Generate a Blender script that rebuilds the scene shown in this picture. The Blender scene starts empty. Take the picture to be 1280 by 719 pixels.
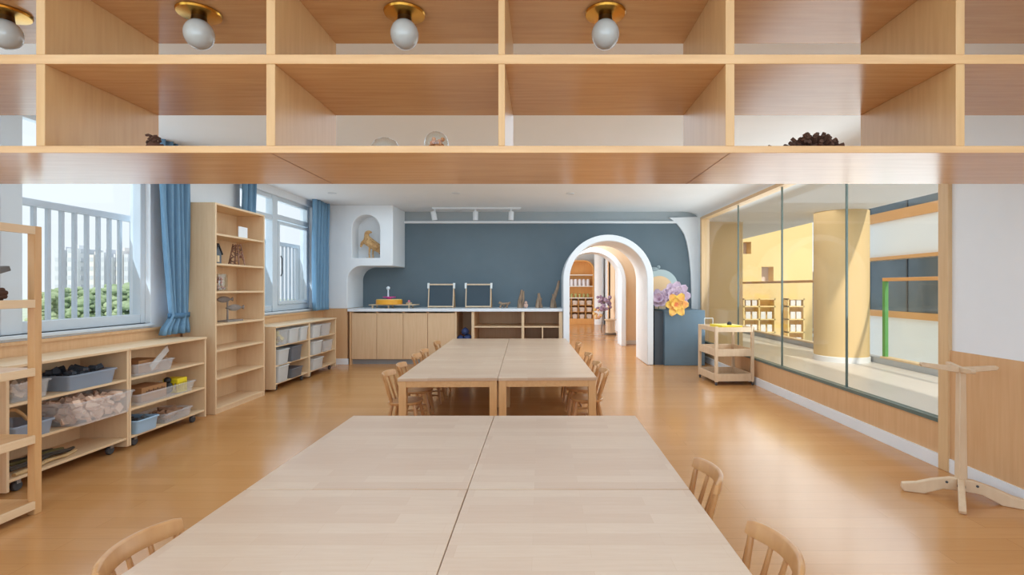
import bpy, bmesh, math, random
from mathutils import Vector, Matrix
random.seed(7)
PI = math.pi
S = bpy.context.scene
C = S.collection

# ------------------------------------------------------------------ camera
cd = bpy.data.cameras.new('camera'); cam = bpy.data.objects.new('camera', cd); C.objects.link(cam)
cam.location = (0, 0, 1.35); cam.rotation_euler = (PI/2, 0, 0)
cd.sensor_width = 36; cd.lens = 18.0; cd.shift_x = -36/1280; cd.clip_start = .02; cd.clip_end = 1500
S.camera = cam
# ------------------------------------------------------------------ colour management
S.view_settings.view_transform = 'Standard'; S.view_settings.look = 'None'
S.view_settings.gamma = 1; S.view_settings.use_curve_mapping = False
S.view_settings.exposure = 0.70
S.cycles.use_denoising = True
S.cycles.max_bounces = 12; S.cycles.diffuse_bounces = 6; S.cycles.transparent_max_bounces = 24
S.cycles.caustics_reflective = False; S.cycles.caustics_refractive = False
S.cycles.sample_clamp_indirect = 6
# ------------------------------------------------------------------ sky and sun
W = bpy.data.worlds.new('hazy_sky'); S.world = W; W.use_nodes = True
bg = W.node_tree.nodes['Background']
bg.inputs[0].default_value = (0.86, 0.94, 1.0, 1); bg.inputs[1].default_value = 0.66
def sun(name, d, strength, col, angle):
    l = bpy.data.lights.new(name, 'SUN'); l.energy = strength; l.color = col; l.angle = angle
    o = bpy.data.objects.new(name, l); C.objects.link(o)
    o.rotation_euler = Vector(d).to_track_quat('-Z', 'Y').to_euler(); return o
sun('sun', (-.22, .75, -.62), 1.8, (1, .93, .80), math.radians(2))
def area(name, loc, rot, sx, sy, power, col=(1, 1, 1)):
    l = bpy.data.lights.new(name, 'AREA'); l.shape = 'RECTANGLE'; l.size = sx; l.size_y = sy
    l.energy = power; l.color = col
    o = bpy.data.objects.new(name, l); C.objects.link(o); o.location = loc; o.rotation_euler = rot; return o
# unseen fill added behind the camera, daylight of the windows on the left, the atrium on the right
area('rear_fill', (-.3, -2.35, 1.7), (PI/2, 0, 0), 6.4, 2.0, 95, (.62, .83, 1))
area('window_daylight', (-4.06, 3.6, 1.85), (0, -PI/2-.35, 0), 1.6, 10.2, 42, (.70, .87, 1))
area('corridor_fill', (4.7, 6.8, 2.74), (0, 0, 0), 1.2, 7.0, 26, (1, .97, .92))  # unseen fill added to lift the dim corridor
area('ceiling_fill_far', (-.5, 6.1, 2.77), (0, 0, 0), 5.2, 5.0, 76, (.64, .84, 1))  # broad soft fill added under the ceiling, not a real fitting
area('ceiling_fill_near', (-.4, .0, 2.77), (0, 0, 0), 5.6, 3.2, 40, (.64, .84, 1))  # second added ceiling fill, over the near tables
area('atrium_daylight', (3.2, 6.65, 1.5), (0, PI/2+.35, 0), 2.1, 5.5, 46, (.80, .92, 1))
area('middle_room_ceiling_fill', (.3, 11.0, 2.69), (0, 0, 0), 2.6, 1.4, 55, (.82, .92, 1))  # added fill to brighten the peach wall, no lamp there
area('far_room_fill', (-2.9, 11.0, 1.5), (0, -PI/2, 0), 2.0, 1.8, 40, (.85, .93, 1))  # unseen fill added from the open side of the middle room
area('library_fill', (-2.9, 15.8, 1.5), (0, -PI/2, 0), 2.0, 5.5, 120, (.82, .92, 1))  # unseen fill added from the open side of the library

# ------------------------------------------------------------------ materials
def lin(c):
    return tuple(((v/255)/12.92 if v/255 <= .04045 else ((v/255+.055)/1.055)**2.4) for v in c) + (1,)
MATS = {}
def mat(name, rgb, rough=.5, metal=0., spec=.5):
    if name in MATS: return MATS[name]
    m = bpy.data.materials.new(name); m.use_nodes = True
    b = m.node_tree.nodes['Principled BSDF']
    b.inputs['Base Color'].default_value = lin(rgb); b.inputs['Roughness'].default_value = rough
    b.inputs['Metallic'].default_value = metal; b.inputs['Specular IOR Level'].default_value = spec
    MATS[name] = m; return m
def mottled(name, c1, c2, scale=6, rough=.6, stretch=(1, 1, 1), detail=4, spec=.5, bump=0):
    """two-tone noise stretched along an axis: wood grain, plaster, cloth"""
    m = mat(name, c1, rough, 0, spec); nt = m.node_tree; N = nt.nodes; L = nt.links; b = N['Principled BSDF']
    tc = N.new('ShaderNodeTexCoord'); mp = N.new('ShaderNodeMapping'); no = N.new('ShaderNodeTexNoise'); cr = N.new('ShaderNodeValToRGB')
    mp.inputs['Scale'].default_value = stretch
    no.inputs['Scale'].default_value = scale; no.inputs['Detail'].default_value = detail
    cr.color_ramp.elements[0].position = .3; cr.color_ramp.elements[1].position = .7
    cr.color_ramp.elements[0].color = lin(c1); cr.color_ramp.elements[1].color = lin(c2)
    L.new(tc.outputs['Object'], mp.inputs['Vector']); L.new(mp.outputs[0], no.inputs['Vector'])
    L.new(no.outputs[0], cr.inputs[0]); L.new(cr.outputs[0], b.inputs['Base Color'])
    if bump:
        bp = N.new('ShaderNodeBump'); bp.inputs['Strength'].default_value = bump; bp.inputs['Distance'].default_value = .01
        L.new(no.outputs[0], bp.inputs['Height']); L.new(bp.outputs[0], b.inputs['Normal'])
    return m
def planks(name, c1, c2, grain, w, h, mortar, rough, mcol, gstretch, spec=.5, offset=.5, rot=0):
    m = mat(name, c1, rough, 0, spec); nt = m.node_tree; N = nt.nodes; L = nt.links; b = N['Principled BSDF']
    tc = N.new('ShaderNodeTexCoord'); br = N.new('ShaderNodeTexBrick'); mp = N.new('ShaderNodeMapping')
    mpb = N.new('ShaderNodeMapping'); mpb.inputs['Rotation'].default_value = (0, 0, rot)
    br.inputs['Scale'].default_value = 1; br.inputs['Brick Width'].default_value = w; br.inputs['Row Height'].default_value = h
    br.inputs['Mortar Size'].default_value = mortar; br.inputs['Mortar Smooth'].default_value = .1; br.offset = offset
    br.inputs['Color1'].default_value = lin(c1); br.inputs['Color2'].default_value = lin(c2); br.inputs['Mortar'].default_value = lin(mcol)
    no = N.new('ShaderNodeTexNoise'); no.inputs['Scale'].default_value = 5; no.inputs['Detail'].default_value = 5
    mp.inputs['Scale'].default_value = gstretch
    mx = N.new('ShaderNodeMix'); mx.data_type = 'RGBA'; mx.blend_type = 'MIX'
    ml = N.new('ShaderNodeMath'); ml.operation = 'MULTIPLY'; ml.inputs[1].default_value = .55
    L.new(tc.outputs['Object'], mpb.inputs['Vector']); L.new(mpb.outputs[0], br.inputs['Vector'])
    L.new(tc.outputs['Object'], mp.inputs['Vector']); L.new(mp.outputs[0], no.inputs['Vector'])
    L.new(no.outputs[0], ml.inputs[0]); L.new(ml.outputs[0], mx.inputs[0])
    L.new(br.outputs['Color'], mx.inputs[6]); mx.inputs[7].default_value = lin(grain)
    L.new(mx.outputs[2], b.inputs['Base Color'])
    return m
def glass(name, tint, refl=1.0, ior=1.45):
    m = bpy.data.materials.new(name); m.use_nodes = True; nt = m.node_tree; N = nt.nodes; L = nt.links
    N.remove(N['Principled BSDF']); out = N['Material Output']
    t = N.new('ShaderNodeBsdfTransparent'); t.inputs[0].default_value = tint
    g = N.new('ShaderNodeBsdfGlossy'); g.inputs['Roughness'].default_value = .02
    f = N.new('ShaderNodeLayerWeight'); f.inputs[0].default_value = .5
    pw = N.new('ShaderNodeMath'); pw.operation = 'POWER'; pw.inputs[1].default_value = 4
    ml = N.new('ShaderNodeMath'); ml.operation = 'MULTIPLY_ADD'; ml.inputs[1].default_value = .5*refl; ml.inputs[2].default_value = .035*refl
    mx = N.new('ShaderNodeMixShader'); L.new(f.outputs['Facing'], pw.inputs[0]); L.new(pw.outputs[0], ml.inputs[0]); L.new(ml.outputs[0], mx.inputs[0])
    L.new(t.outputs[0], mx.inputs[1]); L.new(g.outputs[0], mx.inputs[2]); L.new(mx.outputs[0], out.inputs[0])
    MATS[name] = m; return m
def translucent(name, rgb, alpha, rough=.35):
    m = mat(name, rgb, rough); m.node_tree.nodes['Principled BSDF'].inputs['Alpha'].default_value = alpha; return m

white = mottled('white_paint', (226, 229, 232), (231, 233, 235), 3, .6)
ceil_m = mottled('ceiling_paint', (232, 234, 235), (236, 237, 238), 2, .7)
dark = mottled('slate_blue_paint', (92, 108, 117), (97, 113, 122), 2.5, .55)
planter_m = mottled('grey_blue_paint', (92, 113, 127), (98, 119, 133), 3, .6)
peach = mottled('peach_paint', (244, 214, 178), (246, 217, 183), 2, .6)
floor_m = planks('oak_floor', (203, 151, 97), (193, 140, 86), (178, 122, 70), 1.25, .125, .0012, .2, (160, 110, 65), (.9, 14, 1), .5, .37)
table_m = planks('table_top_wood', (207, 181, 155), (196, 165, 138), (184, 146, 118), .42, .075, .0004, .33, (190, 155, 125), (1.5, 14, 1), .45, .43)
maple = mottled('maple_wood', (214, 168, 116), (204, 155, 102), 4, .42, (10, 10, .9))
maple_x = mottled('maple_wood_lengthwise', (214, 168, 116), (204, 155, 102), 4, .42, (10, .8, 10))
ply = mottled('birch_plywood', (228, 198, 160), (221, 188, 148), 4, .45, (9, .8, 9))
ply_v = mottled('birch_plywood_upright', (228, 198, 160), (221, 188, 148), 4, .45, (9, 9, .8))
ply_edge = mat('plywood_edge', (228, 200, 160), .5)
oak = mottled('hanging_shelf_oak', (216, 172, 122), (203, 156, 106), 5, .2, (.7, 9, 9))
oak_v = mottled('hanging_shelf_oak_upright', (210, 168, 116), (200, 155, 104), 5, .33, (9, 9, .7))
panel = mottled('panel_wood', (214, 172, 128), (206, 161, 116), 4, .45, (10, 10, .6))
door_m = mottled('cabinet_door_wood', (219, 184, 146), (211, 174, 134), 4, .45, (9, 9, .6))
chair_m = mottled('chair_beech', (196, 146, 96), (184, 132, 84), 5, .35, (6, 6, 1.5))
pale_w = mottled('pale_pine', (216, 190, 158), (207, 178, 146), 5, .5, (4, 4, 1))
steel = mat('white_metal', (214, 218, 222), .4)
frame_m = mat('window_frame_white', (206, 214, 220), .45)
rail_m = mat('grey_white_railing', (196, 204, 212), .45)
darkgrey = mat('dark_grey', (62, 64, 68), .5)
black = mat('black_rubber', (34, 34, 36), .5)
brass = mat('brass', (214, 160, 70), .25, 1.)
globe_m = mat('opal_glass', (190, 190, 184), .12)
blue_cloth = mottled('blue_curtain_cloth', (100, 137, 166), (116, 153, 180), 8, .75, (20, 20, 1))
win_glass = glass('window_glass', (.99, .995, 1, 1), .4)
part_glass = glass('partition_glass', (.985, .99, .98, 1), .6)
glass_edge = mat('glass_edge', (92, 108, 102), .4)
clear_glass = glass('clear_glass', (.92, .95, .95, 1), 1.6)
bin_clear = translucent('clear_plastic', (232, 234, 236), .24)
bin_blue = translucent('smoky_blue_plastic', (180, 196, 216), .38)
bin_sky = translucent('pale_blue_plastic', (170, 200, 225), .85)
bin_white = translucent('milky_plastic', (232, 232, 230), .5)
bin_grey = translucent('grey_plastic', (120, 124, 132), .6)
yellow_p = mat('yellow_plastic', (238, 214, 40), .4)
cardboard = mottled('cardboard', (176, 128, 84), (166, 118, 76), 5, .8)
twig = mottled('brown_twigs', (92, 58, 40), (70, 44, 30), 20, .85)
drift = mottled('driftwood', (176, 150, 124), (126, 102, 84), 12, .8, (3, 3, .6))
straw = mottled('straw', (222, 184, 130), (180, 132, 82), 30, .8, (1, 1, 1), 6)
corr_floor = mottled('corridor_tile', (206, 200, 192), (212, 206, 198), 1.5, .35)
yellow_wall = mottled('yellow_render', (236, 207, 144), (239, 211, 150), 1, .8)
column_m = mottled('column_yellow_plaster', (214, 186, 136), (219, 191, 142), 1, .8)
orange_band = mat('orange_band', (222, 165, 105), .6)
fac_white = mottled('facade_white', (240, 242, 244), (243, 245, 247), 1, .7)
fac_glass = mottled('facade_dark_glazing', (72, 86, 98), (92, 108, 122), .8, .15)

# ------------------------------------------------------------------ mesh helpers
def fin(bm, name, m, parent=None, bevel=0, smooth=True, kind=None, angle=.6):
    bmesh.ops.recalc_face_normals(bm, faces=bm.faces)
    me = bpy.data.meshes.new(name); bm.to_mesh(me); bm.free(); me.materials.append(m)
    if smooth:
        me.polygons.foreach_set('use_smooth', [True]*len(me.polygons)); me.set_sharp_from_angle(angle=angle)
    o = bpy.data.objects.new(name, me); C.objects.link(o)
    if parent: o.parent = parent
    if bevel:
        b = o.modifiers.new('bevel', 'BEVEL'); b.width = bevel; b.segments = 2; b.limit_method = 'ANGLE'; b.angle_limit = .7
    if kind: o['kind'] = kind
    return o
def B(): return bmesh.new()
def box(bm, x0, x1, y0, y1, z0, z1, M=None):
    vs = [bm.verts.new((x, y, z)) for x in (x0, x1) for y in (y0, y1) for z in (z0, z1)]
    for f in ((0, 1, 3, 2), (4, 6, 7, 5), (0, 4, 5, 1), (2, 3, 7, 6), (0, 2, 6, 4), (1, 5, 7, 3)):
        bm.faces.new([vs[i] for i in f])
    if M:
        for v in vs: v.co = M @ v.co
    return bm
def loft(bm, loops, cap0=True, cap1=True, closed=True):
    R = [[bm.verts.new(p) for p in l] for l in loops]; n = len(R[0])
    for a, b in zip(R, R[1:]):
        for i in range(n if closed else n-1):
            j = (i+1) % n
            bm.faces.new((a[i], a[j], b[j], b[i]))
    if cap0 and closed: bm.faces.new(R[0][::-1])
    if cap1 and closed: bm.faces.new(R[-1])
    return bm
def tube(bm, pts, rad, n=8, squash=1.0):
    pts = [Vector(p) for p in pts]
    if not isinstance(rad, (list, tuple)): rad = [rad]*len(pts)
    loops = []; up = None
    for i, p in enumerate(pts):
        t = (pts[min(i+1, len(pts)-1)] - pts[max(i-1, 0)]).normalized()
        if up is None: up = Vector((0, 0, 1)) if abs(t.z) < .9 else Vector((1, 0, 0))
        a = t.cross(up).normalized(); b = a.cross(t).normalized(); up = b
        loops.append([p + a*math.cos(2*PI*k/n)*rad[i] + b*math.sin(2*PI*k/n)*rad[i]*squash for k in range(n)])
    return loft(bm, loops)
def lathe(bm, prof, c=(0, 0, 0), n=24, axis='z'):
    loops = []
    for r, h in prof:
        l = []
        for k in range(n):
            a = 2*PI*k/n; u, v = max(r, .0004)*math.cos(a), max(r, .0004)*math.sin(a)
            p = (u, v, h) if axis == 'z' else ((h, u, v) if axis == 'x' else (u, h, v))
            l.append((c[0]+p[0], c[1]+p[1], c[2]+p[2]))
        loops.append(l)
    return loft(bm, loops)
def ball(bm, c, r, n=16, m=10, s=(1, 1, 1)):
    prof = [(math.sin(PI*i/m), -math.cos(PI*i/m)) for i in range(m+1)]
    loops = [[(c[0]+r*s[0]*max(p, .004)*math.cos(2*PI*k/n), c[1]+r*s[1]*max(p, .004)*math.sin(2*PI*k/n), c[2]+r*s[2]*h) for k in range(n)] for p, h in prof]
    return loft(bm, loops)
def prism(bm, outline, a0, a1, plane='xz', holes=()):
    """2-D outline (with holes) extruded along the remaining axis"""
    def P(p, a):
        return (p[0], a, p[1]) if plane == 'xz' else ((a, p[0], p[1]) if plane == 'yz' else (p[0], p[1], a))
    t = bmesh.new(); E = []; loops = []
    for lp in (outline,) + tuple(holes):
        vs = [t.verts.new((p[0], p[1], 0)) for p in lp]; loops.append(vs)
        for i in range(len(vs)): E.append(t.edges.new((vs[i], vs[(i+1) % len(vs)])))
    bmesh.ops.triangle_fill(t, edges=E, use_beauty=True, use_dissolve=False)
    t.verts.index_update()
    co = [(v.co.x, v.co.y) for v in t.verts]; tris = [[v.index for v in f.verts] for f in t.faces]
    lps = [[v.index for v in l] for l in loops]; t.free()
    f0 = [bm.verts.new(P(p, a0)) for p in co]; f1 = [bm.verts.new(P(p, a1)) for p in co]
    for q in tris:
        bm.faces.new([f0[i] for i in q]); bm.faces.new([f1[i] for i in q[::-1]])
    for l in lps:
        for i in range(len(l)):
            a, b = l[i], l[(i+1) % len(l)]; bm.faces.new((f0[a], f0[b], f1[b], f1[a]))
    return bm
def arc(cx, cz, r, a0, a1, n=16, rz=None):
    rz = r if rz is None else rz
    return [(cx+r*math.cos(math.radians(a0+(a1-a0)*i/n)), cz+rz*math.sin(math.radians(a0+(a1-a0)*i/n))) for i in range(n+1)]
def thing(name, label, cat, loc=(0, 0, 0), rz=0, group=None):
    o = bpy.data.objects.new(name, None); C.objects.link(o); o.empty_display_size = .1
    o.location = loc; o.rotation_euler = (0, 0, rz); return tag(o, label, cat, group)
def tag(o, label, cat, group=None, kind=None):
    o['label'] = label; o['category'] = cat
    if group: o['group'] = group
    if kind: o['kind'] = kind
    return o
def dup(root, loc, rz=0, label=None, group=None):
    r = root.copy(); C.objects.link(r); r.location = loc; r.rotation_euler = (0, 0, rz)
    if label: r['label'] = label
    if group: r['group'] = group
    for ch in list(root.children):
        c = ch.copy(); C.objects.link(c); c.parent = r
        for g in list(ch.children):
            d = g.copy(); C.objects.link(d); d.parent = c
    return r
def struct(name, bm, m, parent=None, bevel=0, smooth=True):
    return fin(bm, name, m, parent, bevel, smooth, None if parent else 'structure')
def at(px, py, D):            # a point of the place at depth D
    return ((px-676)*D/640, D, 1.35-(py-360)*D/640)

# ================================================================== THE SETTING
ZC = 2.8
XL, XR, YB = -3.85, 3.0, 9.8
struct('floor', box(B(), XL-.2, XR+.12, -2.5, 19.6, -.12, 0), floor_m)
# ceiling with a soft cove above the glazed side
b = B(); prism(b, [(XL-.2, ZC), (2.70, ZC)] + [(2.70+.3*math.sin(math.radians(a)), 2.68+.12*math.cos(math.radians(a))) for a in range(15, 91, 15)] + [(3.12, 2.68), (3.12, 2.95), (XL-.2, 2.95)], -2.5, YB, 'xz')
struct('ceiling', b, ceil_m)
# window wall
b = B()
for y0, y1, z0, z1 in ((-2.5, -1.6, 0, ZC), (-1.6, 2.0, 0, 1.0), (-1.6, 2.0, 2.7, ZC), (2.0, 2.3, 0, ZC), (2.3, 5.05, 0, 1.0), (2.3, 5.05, 2.7, ZC), (5.05, 6.55, 0, ZC),
                       (6.55, 8.62, 0, 1.0), (6.55, 8.62, 2.7, ZC), (8.62, 9.93, 0, ZC)):
    box(b, XL-.2, XL, y0, y1, z0, z1)
struct('wall_left', b, white, smooth=False)
b = B(); box(b, XL, XL+.02, -2.5, 9.0, .1, .93); box(b, XL, XL+.035, -2.5, 9.0, .93, .955)
struct('trim_1', b, panel)
struct('baseboard_left', box(B(), XL, XL+.025, -2.5, 9.0, 0, .1), white)
def window(name, y0, y1, z0, z1, mulls, transoms):
    o = bpy.data.objects.new(name, None); C.objects.link(o); o['kind'] = 'structure'
    X0, X1 = XL-.13, XL-.05
    b = B(); t = .06
    box(b, X0, X1, y0, y0+t, z0, z1); box(b, X0, X1, y1-t, y1, z0, z1); box(b, X0+.002, X1-.002, y0+t, y1-t, z1-t, z1); box(b, X0+.002, X1-.002, y0+t, y1-t, z0, z0+.09)
    box(b, XL-.2, XL+.03, y0-.02, y1+.02, z0-.03, z0)
    for m0, m1 in mulls: box(b, X0-.01, X1+.015, m0, m1, z0, z1)
    fin(b, 'window_frame', frame_m, o, .006)
    for ty0, ty1, tz in transoms: fin(box(B(), X0, X1+.01, ty0, ty1, tz, tz+.075), 'transom', frame_m, o, .006)
    ys = [y0+t] + [v for m in mulls for v in m] + [y1-t]
    for i in range(0, len(ys), 2):
        if ys[i+1]-ys[i] > .05: fin(box(B(), XL-.095, XL-.087, ys[i], ys[i+1], z0+.09, z1-t), 'pane', win_glass, o, smooth=False)
    return o
w1 = window('window_1', 2.3, 5.05, 1.0, 2.7, [(2.95, 3.02), (3.68, 3.84)], [(3.02, 3.68, 2.0), (2.36, 2.95, 2.0)])
w2 = window('window_2', 6.55, 8.62, 1.0, 2.7, [(7.42, 7.56)], [(6.61, 7.42, 2.33), (7.56, 8.56, 2.36)])
window('window_3', -1.6, 2.0, 1.0, 2.7, [(-.5, -.4), (.7, .8)], [])
def sash(parent, y0, y1, z0, z1, hy):
    b = B(); X0, X1, t = XL-.085, XL-.03, .05
    box(b, X0, X1, y0, y0+t, z0, z1); box(b, X0, X1, y1-t, y1, z0, z1); box(b, X0, X1, y0+t, y1-t, z0, z0+t); box(b, X0, X1, y0+t, y1-t, z1-t, z1)
    s = fin(b, 'sash', frame_m, parent, .006)
    b = B(); tube(b, [(X1+.012, hy, 1.52), (X1+.03, hy, 1.56), (X1+.03, hy, 1.78), (X1+.012, hy, 1.82)], .009, 8)
    fin(b, 'handle', darkgrey, s)
sash(w1, 3.03, 3.67, 1.1, 1.99, 3.60); sash(w2, 7.57, 8.54, 1.1, 2.34, 7.62)
# dark back wall with the arch opening, ledge under the ceiling
ACX, ARI, ARO, ASP = 1.175, .675, .785, 1.485
def arch_hole(r, z0=0.0): return [(ACX-r, z0)] + [(ACX-r, ASP)] + arc(ACX, ASP, r, 180, 0, 28)[1:-1] + [(ACX+r, ASP), (ACX+r, z0)]
def arch_wall(x0, x1, z1, r):   # wall outline that goes round the arch
    return [(x0, 0)] + arch_hole(r) + [(x1, 0), (x1, z1), (x0, z1)]
b = B(); prism(b, arch_wall(-3.7, 3.12, 2.57, ARI+.06), YB, YB+.13)
struct('wall_back', b, dark)
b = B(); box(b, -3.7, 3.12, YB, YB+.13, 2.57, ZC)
struct('trim_2', b, mottled('recess_shade_grey', (158, 167, 171), (164, 172, 176), 2, .7))  # shade of the recess above the ledge put into the grey
b = B(); box(b, -2.62, 2.62, YB-.06, YB, 2.575, 2.615); struct('trim_9', b, white)
def archway(y0, y1, name):
    b = B(); out = [(ACX-ARO, 0)] + [(ACX-ARO, ASP)] + arc(ACX, ASP, ARO, 180, 0, 32)[1:-1] + [(ACX+ARO, ASP), (ACX+ARO, 0)]
    prism(b, out + arch_hole(ARI)[::-1], y0, y1)
    return struct(name, b, white, bevel=.012)
archway(8.9, 9.95, 'trim_3'); archway(11.75, 12.35, 'trim_4')
# curved white fillet in the right corner
prof = [(2.45, 2.68), (2.49, 2.65), (2.60, 2.56), (2.67, 2.47), (2.735, 2.365), (2.78, 2.22), (2.815, 2.047), (2.84, 1.83), (2.859, 1.61), (2.868, 1.28), (2.872, .94), (2.874, 0), (3.1, 0), (3.1, 2.7)]
b = B(); prism(b, prof, 9.75, YB); struct('trim_5', b, white)
# white block with arched niche
out = [(XL, .98), (-3.40, .98), (-3.40, 1.48)] + arc(-3.15, 1.48, .25, 180, 90, 10)[1:] + [(-2.60, 1.73), (-2.60, ZC), (XL, ZC)]
niche = [(-3.32, 1.87)] + [(-3.32, 2.385)] + arc(-3.075, 2.385, .245, 180, 0, 18)[1:-1] + [(-2.83, 2.385), (-2.83, 1.87)]
b = B(); prism(b, out, 9.0, YB, holes=(niche,)); box(b, -3.4, -2.75, 9.32, 9.36, 1.84, 2.7)
struct('wall_alcove', b, white, bevel=.01)
b = B(); box(b, XL, -3.40, 9.0, YB, .1, .98); struct('trim_6', b, panel)
b = B(); box(b, XL, -3.38, 8.985, 9.0, 0, .1); struct('baseboard_back', b, white)
# right wall: solid part, glazed part
b = B(); box(b, XR, XR+.12, -2.5, 3.74, .89, 2.68); box(b, XR, XR+.12, 9.58, YB+.13, 0, 2.68); box(b, XR, XR+.12, 3.74, 9.58, 2.665, 2.68)
struct('wall_right', b, white, smooth=False)
b = B(); box(b, XR-.012, XR+.12, -2.5, 3.74, .1, .89); box(b, XR, XR+.12, 3.83, 9.5, .1, .335)
struct('trim_7', b, panel)
struct('baseboard_right', box(B(), XR-.022, XR+.02, -2.5, 9.5, 0, .1), white)
wg = bpy.data.objects.new('window_4', None); C.objects.link(wg); wg['kind'] = 'structure'
b = B(); box(b, XR-.03, XR+.13, 3.735, 3.83, 0, 2.66); box(b, XR-.02, XR+.13, 9.5, 9.58, 0.1, 2.66); box(b, XR-.02, XR+.13, 3.83, 9.5, 2.615, 2.665)
fin(b, 'window_frame', mottled('frame_wood', (216, 182, 138), (208, 172, 128), 4, .45, (10, 10, .6)), wg, .004)
fin(box(B(), XR-.01, XR+.06, 3.83, 9.5, .335, .365), 'sill', glass_edge, wg)
seams = [3.83, 5.08, 6.44, 7.87, 9.5]
for a, c in zip(seams, seams[1:]):
    p = fin(box(B(), XR+.03, XR+.04, a+.004, c-.004, .365, 2.615), 'pane', part_glass, wg, smooth=False)
    if a > 4: fin(box(B(), XR+.026, XR+.044, a-.008, a+.008, .365, 2.615), 'joint', glass_edge, p)
# wall behind the camera
b = B(); box(b, XL-.2, XR+.12, -2.62, -2.5, 0, ZC); struct('wall_rear', b, white, smooth=False)
# rooms beyond the arch
b = B(); prism(b, arch_wall(-3.2, 3.1, 2.75, ARI+.06), 12.2, 12.3); struct('wall_beyond_arch', b, peach)
b = B()
for x0, x1 in ((-3.2, ACX-ARO), (ACX+ARO, 3.1)): box(b, x0, x1, 12.18, 12.2, 0, .09)
struct('baseboard_beyond_arch', b, white)
struct('ceiling_beyond_arch', box(B(), -3.2, 3.2, YB+.13, 19.6, 2.72, 2.85), ceil_m)
b = B(); box(b, 3.1, 3.2, YB+.13, 12.3, 0, 2.72); struct('wall_right_beyond_arch', b, peach)
b = B(); box(b, 2.35, 2.45, 12.3, 16.3, 0, 2.72); box(b, 2.35, 2.45, 17.7, 19.6, 0, 2.72); box(b, 2.35, 2.45, 16.3, 17.7, 2.3, 2.72)
lathe(b, [(.17, 0), (.17, 2.72)], (2.13, 18.75, 0), 20)
struct('wall_library_side', b, white)
b = B(); box(b, -3.2, 2.5, 19.4, 19.6, 0, 2.72); struct('wall_library_end', b, white)
b = B(); box(b, 2.32, 2.48, 16.2, 16.3, 0, 2.36); box(b, 2.32, 2.48, 17.7, 17.8, 0, 2.36); box(b, 2.32, 2.48, 16.3, 17.7, 2.28, 2.36); box(b, 2.40, 2.44, 16.3, 17.7, 0, 2.28)
struct('door_1', b, peach)

# ================================================================== CORRIDOR AND ATRIUM (behind the glass)
b = B(); box(b, XR+.12, 6.25, -2.5, 19, -.2, 0); struct('floor_corridor', b, corr_floor)
b = B(); box(b, XR+.12, 5.85, -2.5, 19, 2.75, 3.1); struct('ceiling_corridor', b, ceil_m)
b = B(); lathe(b, [(.47, 0), (.47, .09), (.455, .1)], (5.6, 9.55, 0), 40); cb = b
b = B(); lathe(b, [(.455, 0), (.455, 2.75)], (5.6, 9.55, 0), 48); col = struct('column_corridor', b, column_m)
fin(cb, 'column_skirting', white, col)
b = B(); box(b, XR+.12, 4.3, 10.9, 11.2, 0, 2.75); struct('wall_corridor_end', b, column_m)
b = B(); box(b, 6.02, 6.2, -2.5, 16.5, 0, .10); struct('trim_8', b, mat('kerb_grey', (176, 180, 184), .5))
def railing(y0, y1, label, post=False):
    t = thing('glass_railing', label, 'railing', (6.1, y0, .10), 0, 'glass railings of the corridor')
    L = y1-y0
    fin(box(B(), -.07, .07, 0, L, 0, .03), 'base_rail', ply_edge, t)
    fin(box(B(), -.035, .035, 0, L, 1.36, 1.42), 'handrail', orange_band, t, .008)
    n = max(1, round(L/1.5))
    for i in range(n):
        fin(box(B(), -.006, .006, L*i/n+.01, L*(i+1)/n-.01, .03, 1.36), 'glass_panel', part_glass, t, smooth=False)
    if post: fin(box(B(), -.03, .03, L-.07, L, .03, 1.36), 'end_post', mat('green_paint', (96, 158, 88), .5), t)
railing(4.6, 9.1, 'glass railing with a green end post, right of the round yellow column', True)
railing(10.02, 16.4, 'glass railing with wooden handrail in front of the yellow building')
# far facade across the atrium
t = thing('facade_building', 'white facade with orange bands and a dark window strip across the atrium', 'building', (11, 12, -6))
fin(box(B(), 0, 4, -8, 6, 0, 12.4), 'wall', fac_white, t)
for z0, z1 in ((8.15+.08, 8.33+.0), (6.42, 6.62), (9.45, 9.75)):
    fin(box(B(), -.08, 0, -8, 6, z0, z1), 'orange_band', orange_band, t)
for z0, z1 in ((6.62, 8.2), (9.75, 10.5)):
    g = fin(box(B(), -.03, 0, -8, 6, z0, z1), 'window_strip', fac_glass, t)
    for k in range(8): fin(box(B(), -.05, 0, -7.2+k*1.75, -7.15+k*1.75, z0, z1), 'mullion', darkgrey, g)
t = thing('side_building', 'low grey brown wall with stairs beyond the yellow building', 'building', (11, 18.1, -6))
fin(box(B(), 0, 4, 0, 12, 0, 8.0), 'wall', mat('grey_brown_render', (168, 150, 140), .8), t)
bb = B()
for k in range(9): box(bb, -.25, 0, 1+k*.5, 1.5+k*.5, 5.0+k*.2, 5.1+k*.2)
fin(bb, 'stair', rail_m, t)
t = thing('yellow_building', 'sunlit yellow building with small square windows beyond the glass railing', 'building', (6.2, 17, -6))
holes = []
for px0, px1, py0, py1 in ((929, 939, 303, 318), (952, 967, 334, 352)):
    a = at(px0, py1, 17); c = at(px1, py0, 17); holes.append([(a[0]-6.2, a[2]+6), (c[0]-6.2, a[2]+6), (c[0]-6.2, c[2]+6), (a[0]-6.2, c[2]+6)])
b = B(); prism(b, [(-2.5, 0), (2.82, 0), (2.82, 12.2), (-2.5, 12.2)], 0, .45, holes=holes)
fin(b, 'wall', yellow_wall, t, smooth=False)
for h in holes: fin(box(B(), h[0][0]-.05, h[1][0]+.05, .40, .44, h[0][1]-.05, h[2][1]+.05), 'window', mat('window_pink_white', (224, 214, 214), .3), t)
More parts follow.
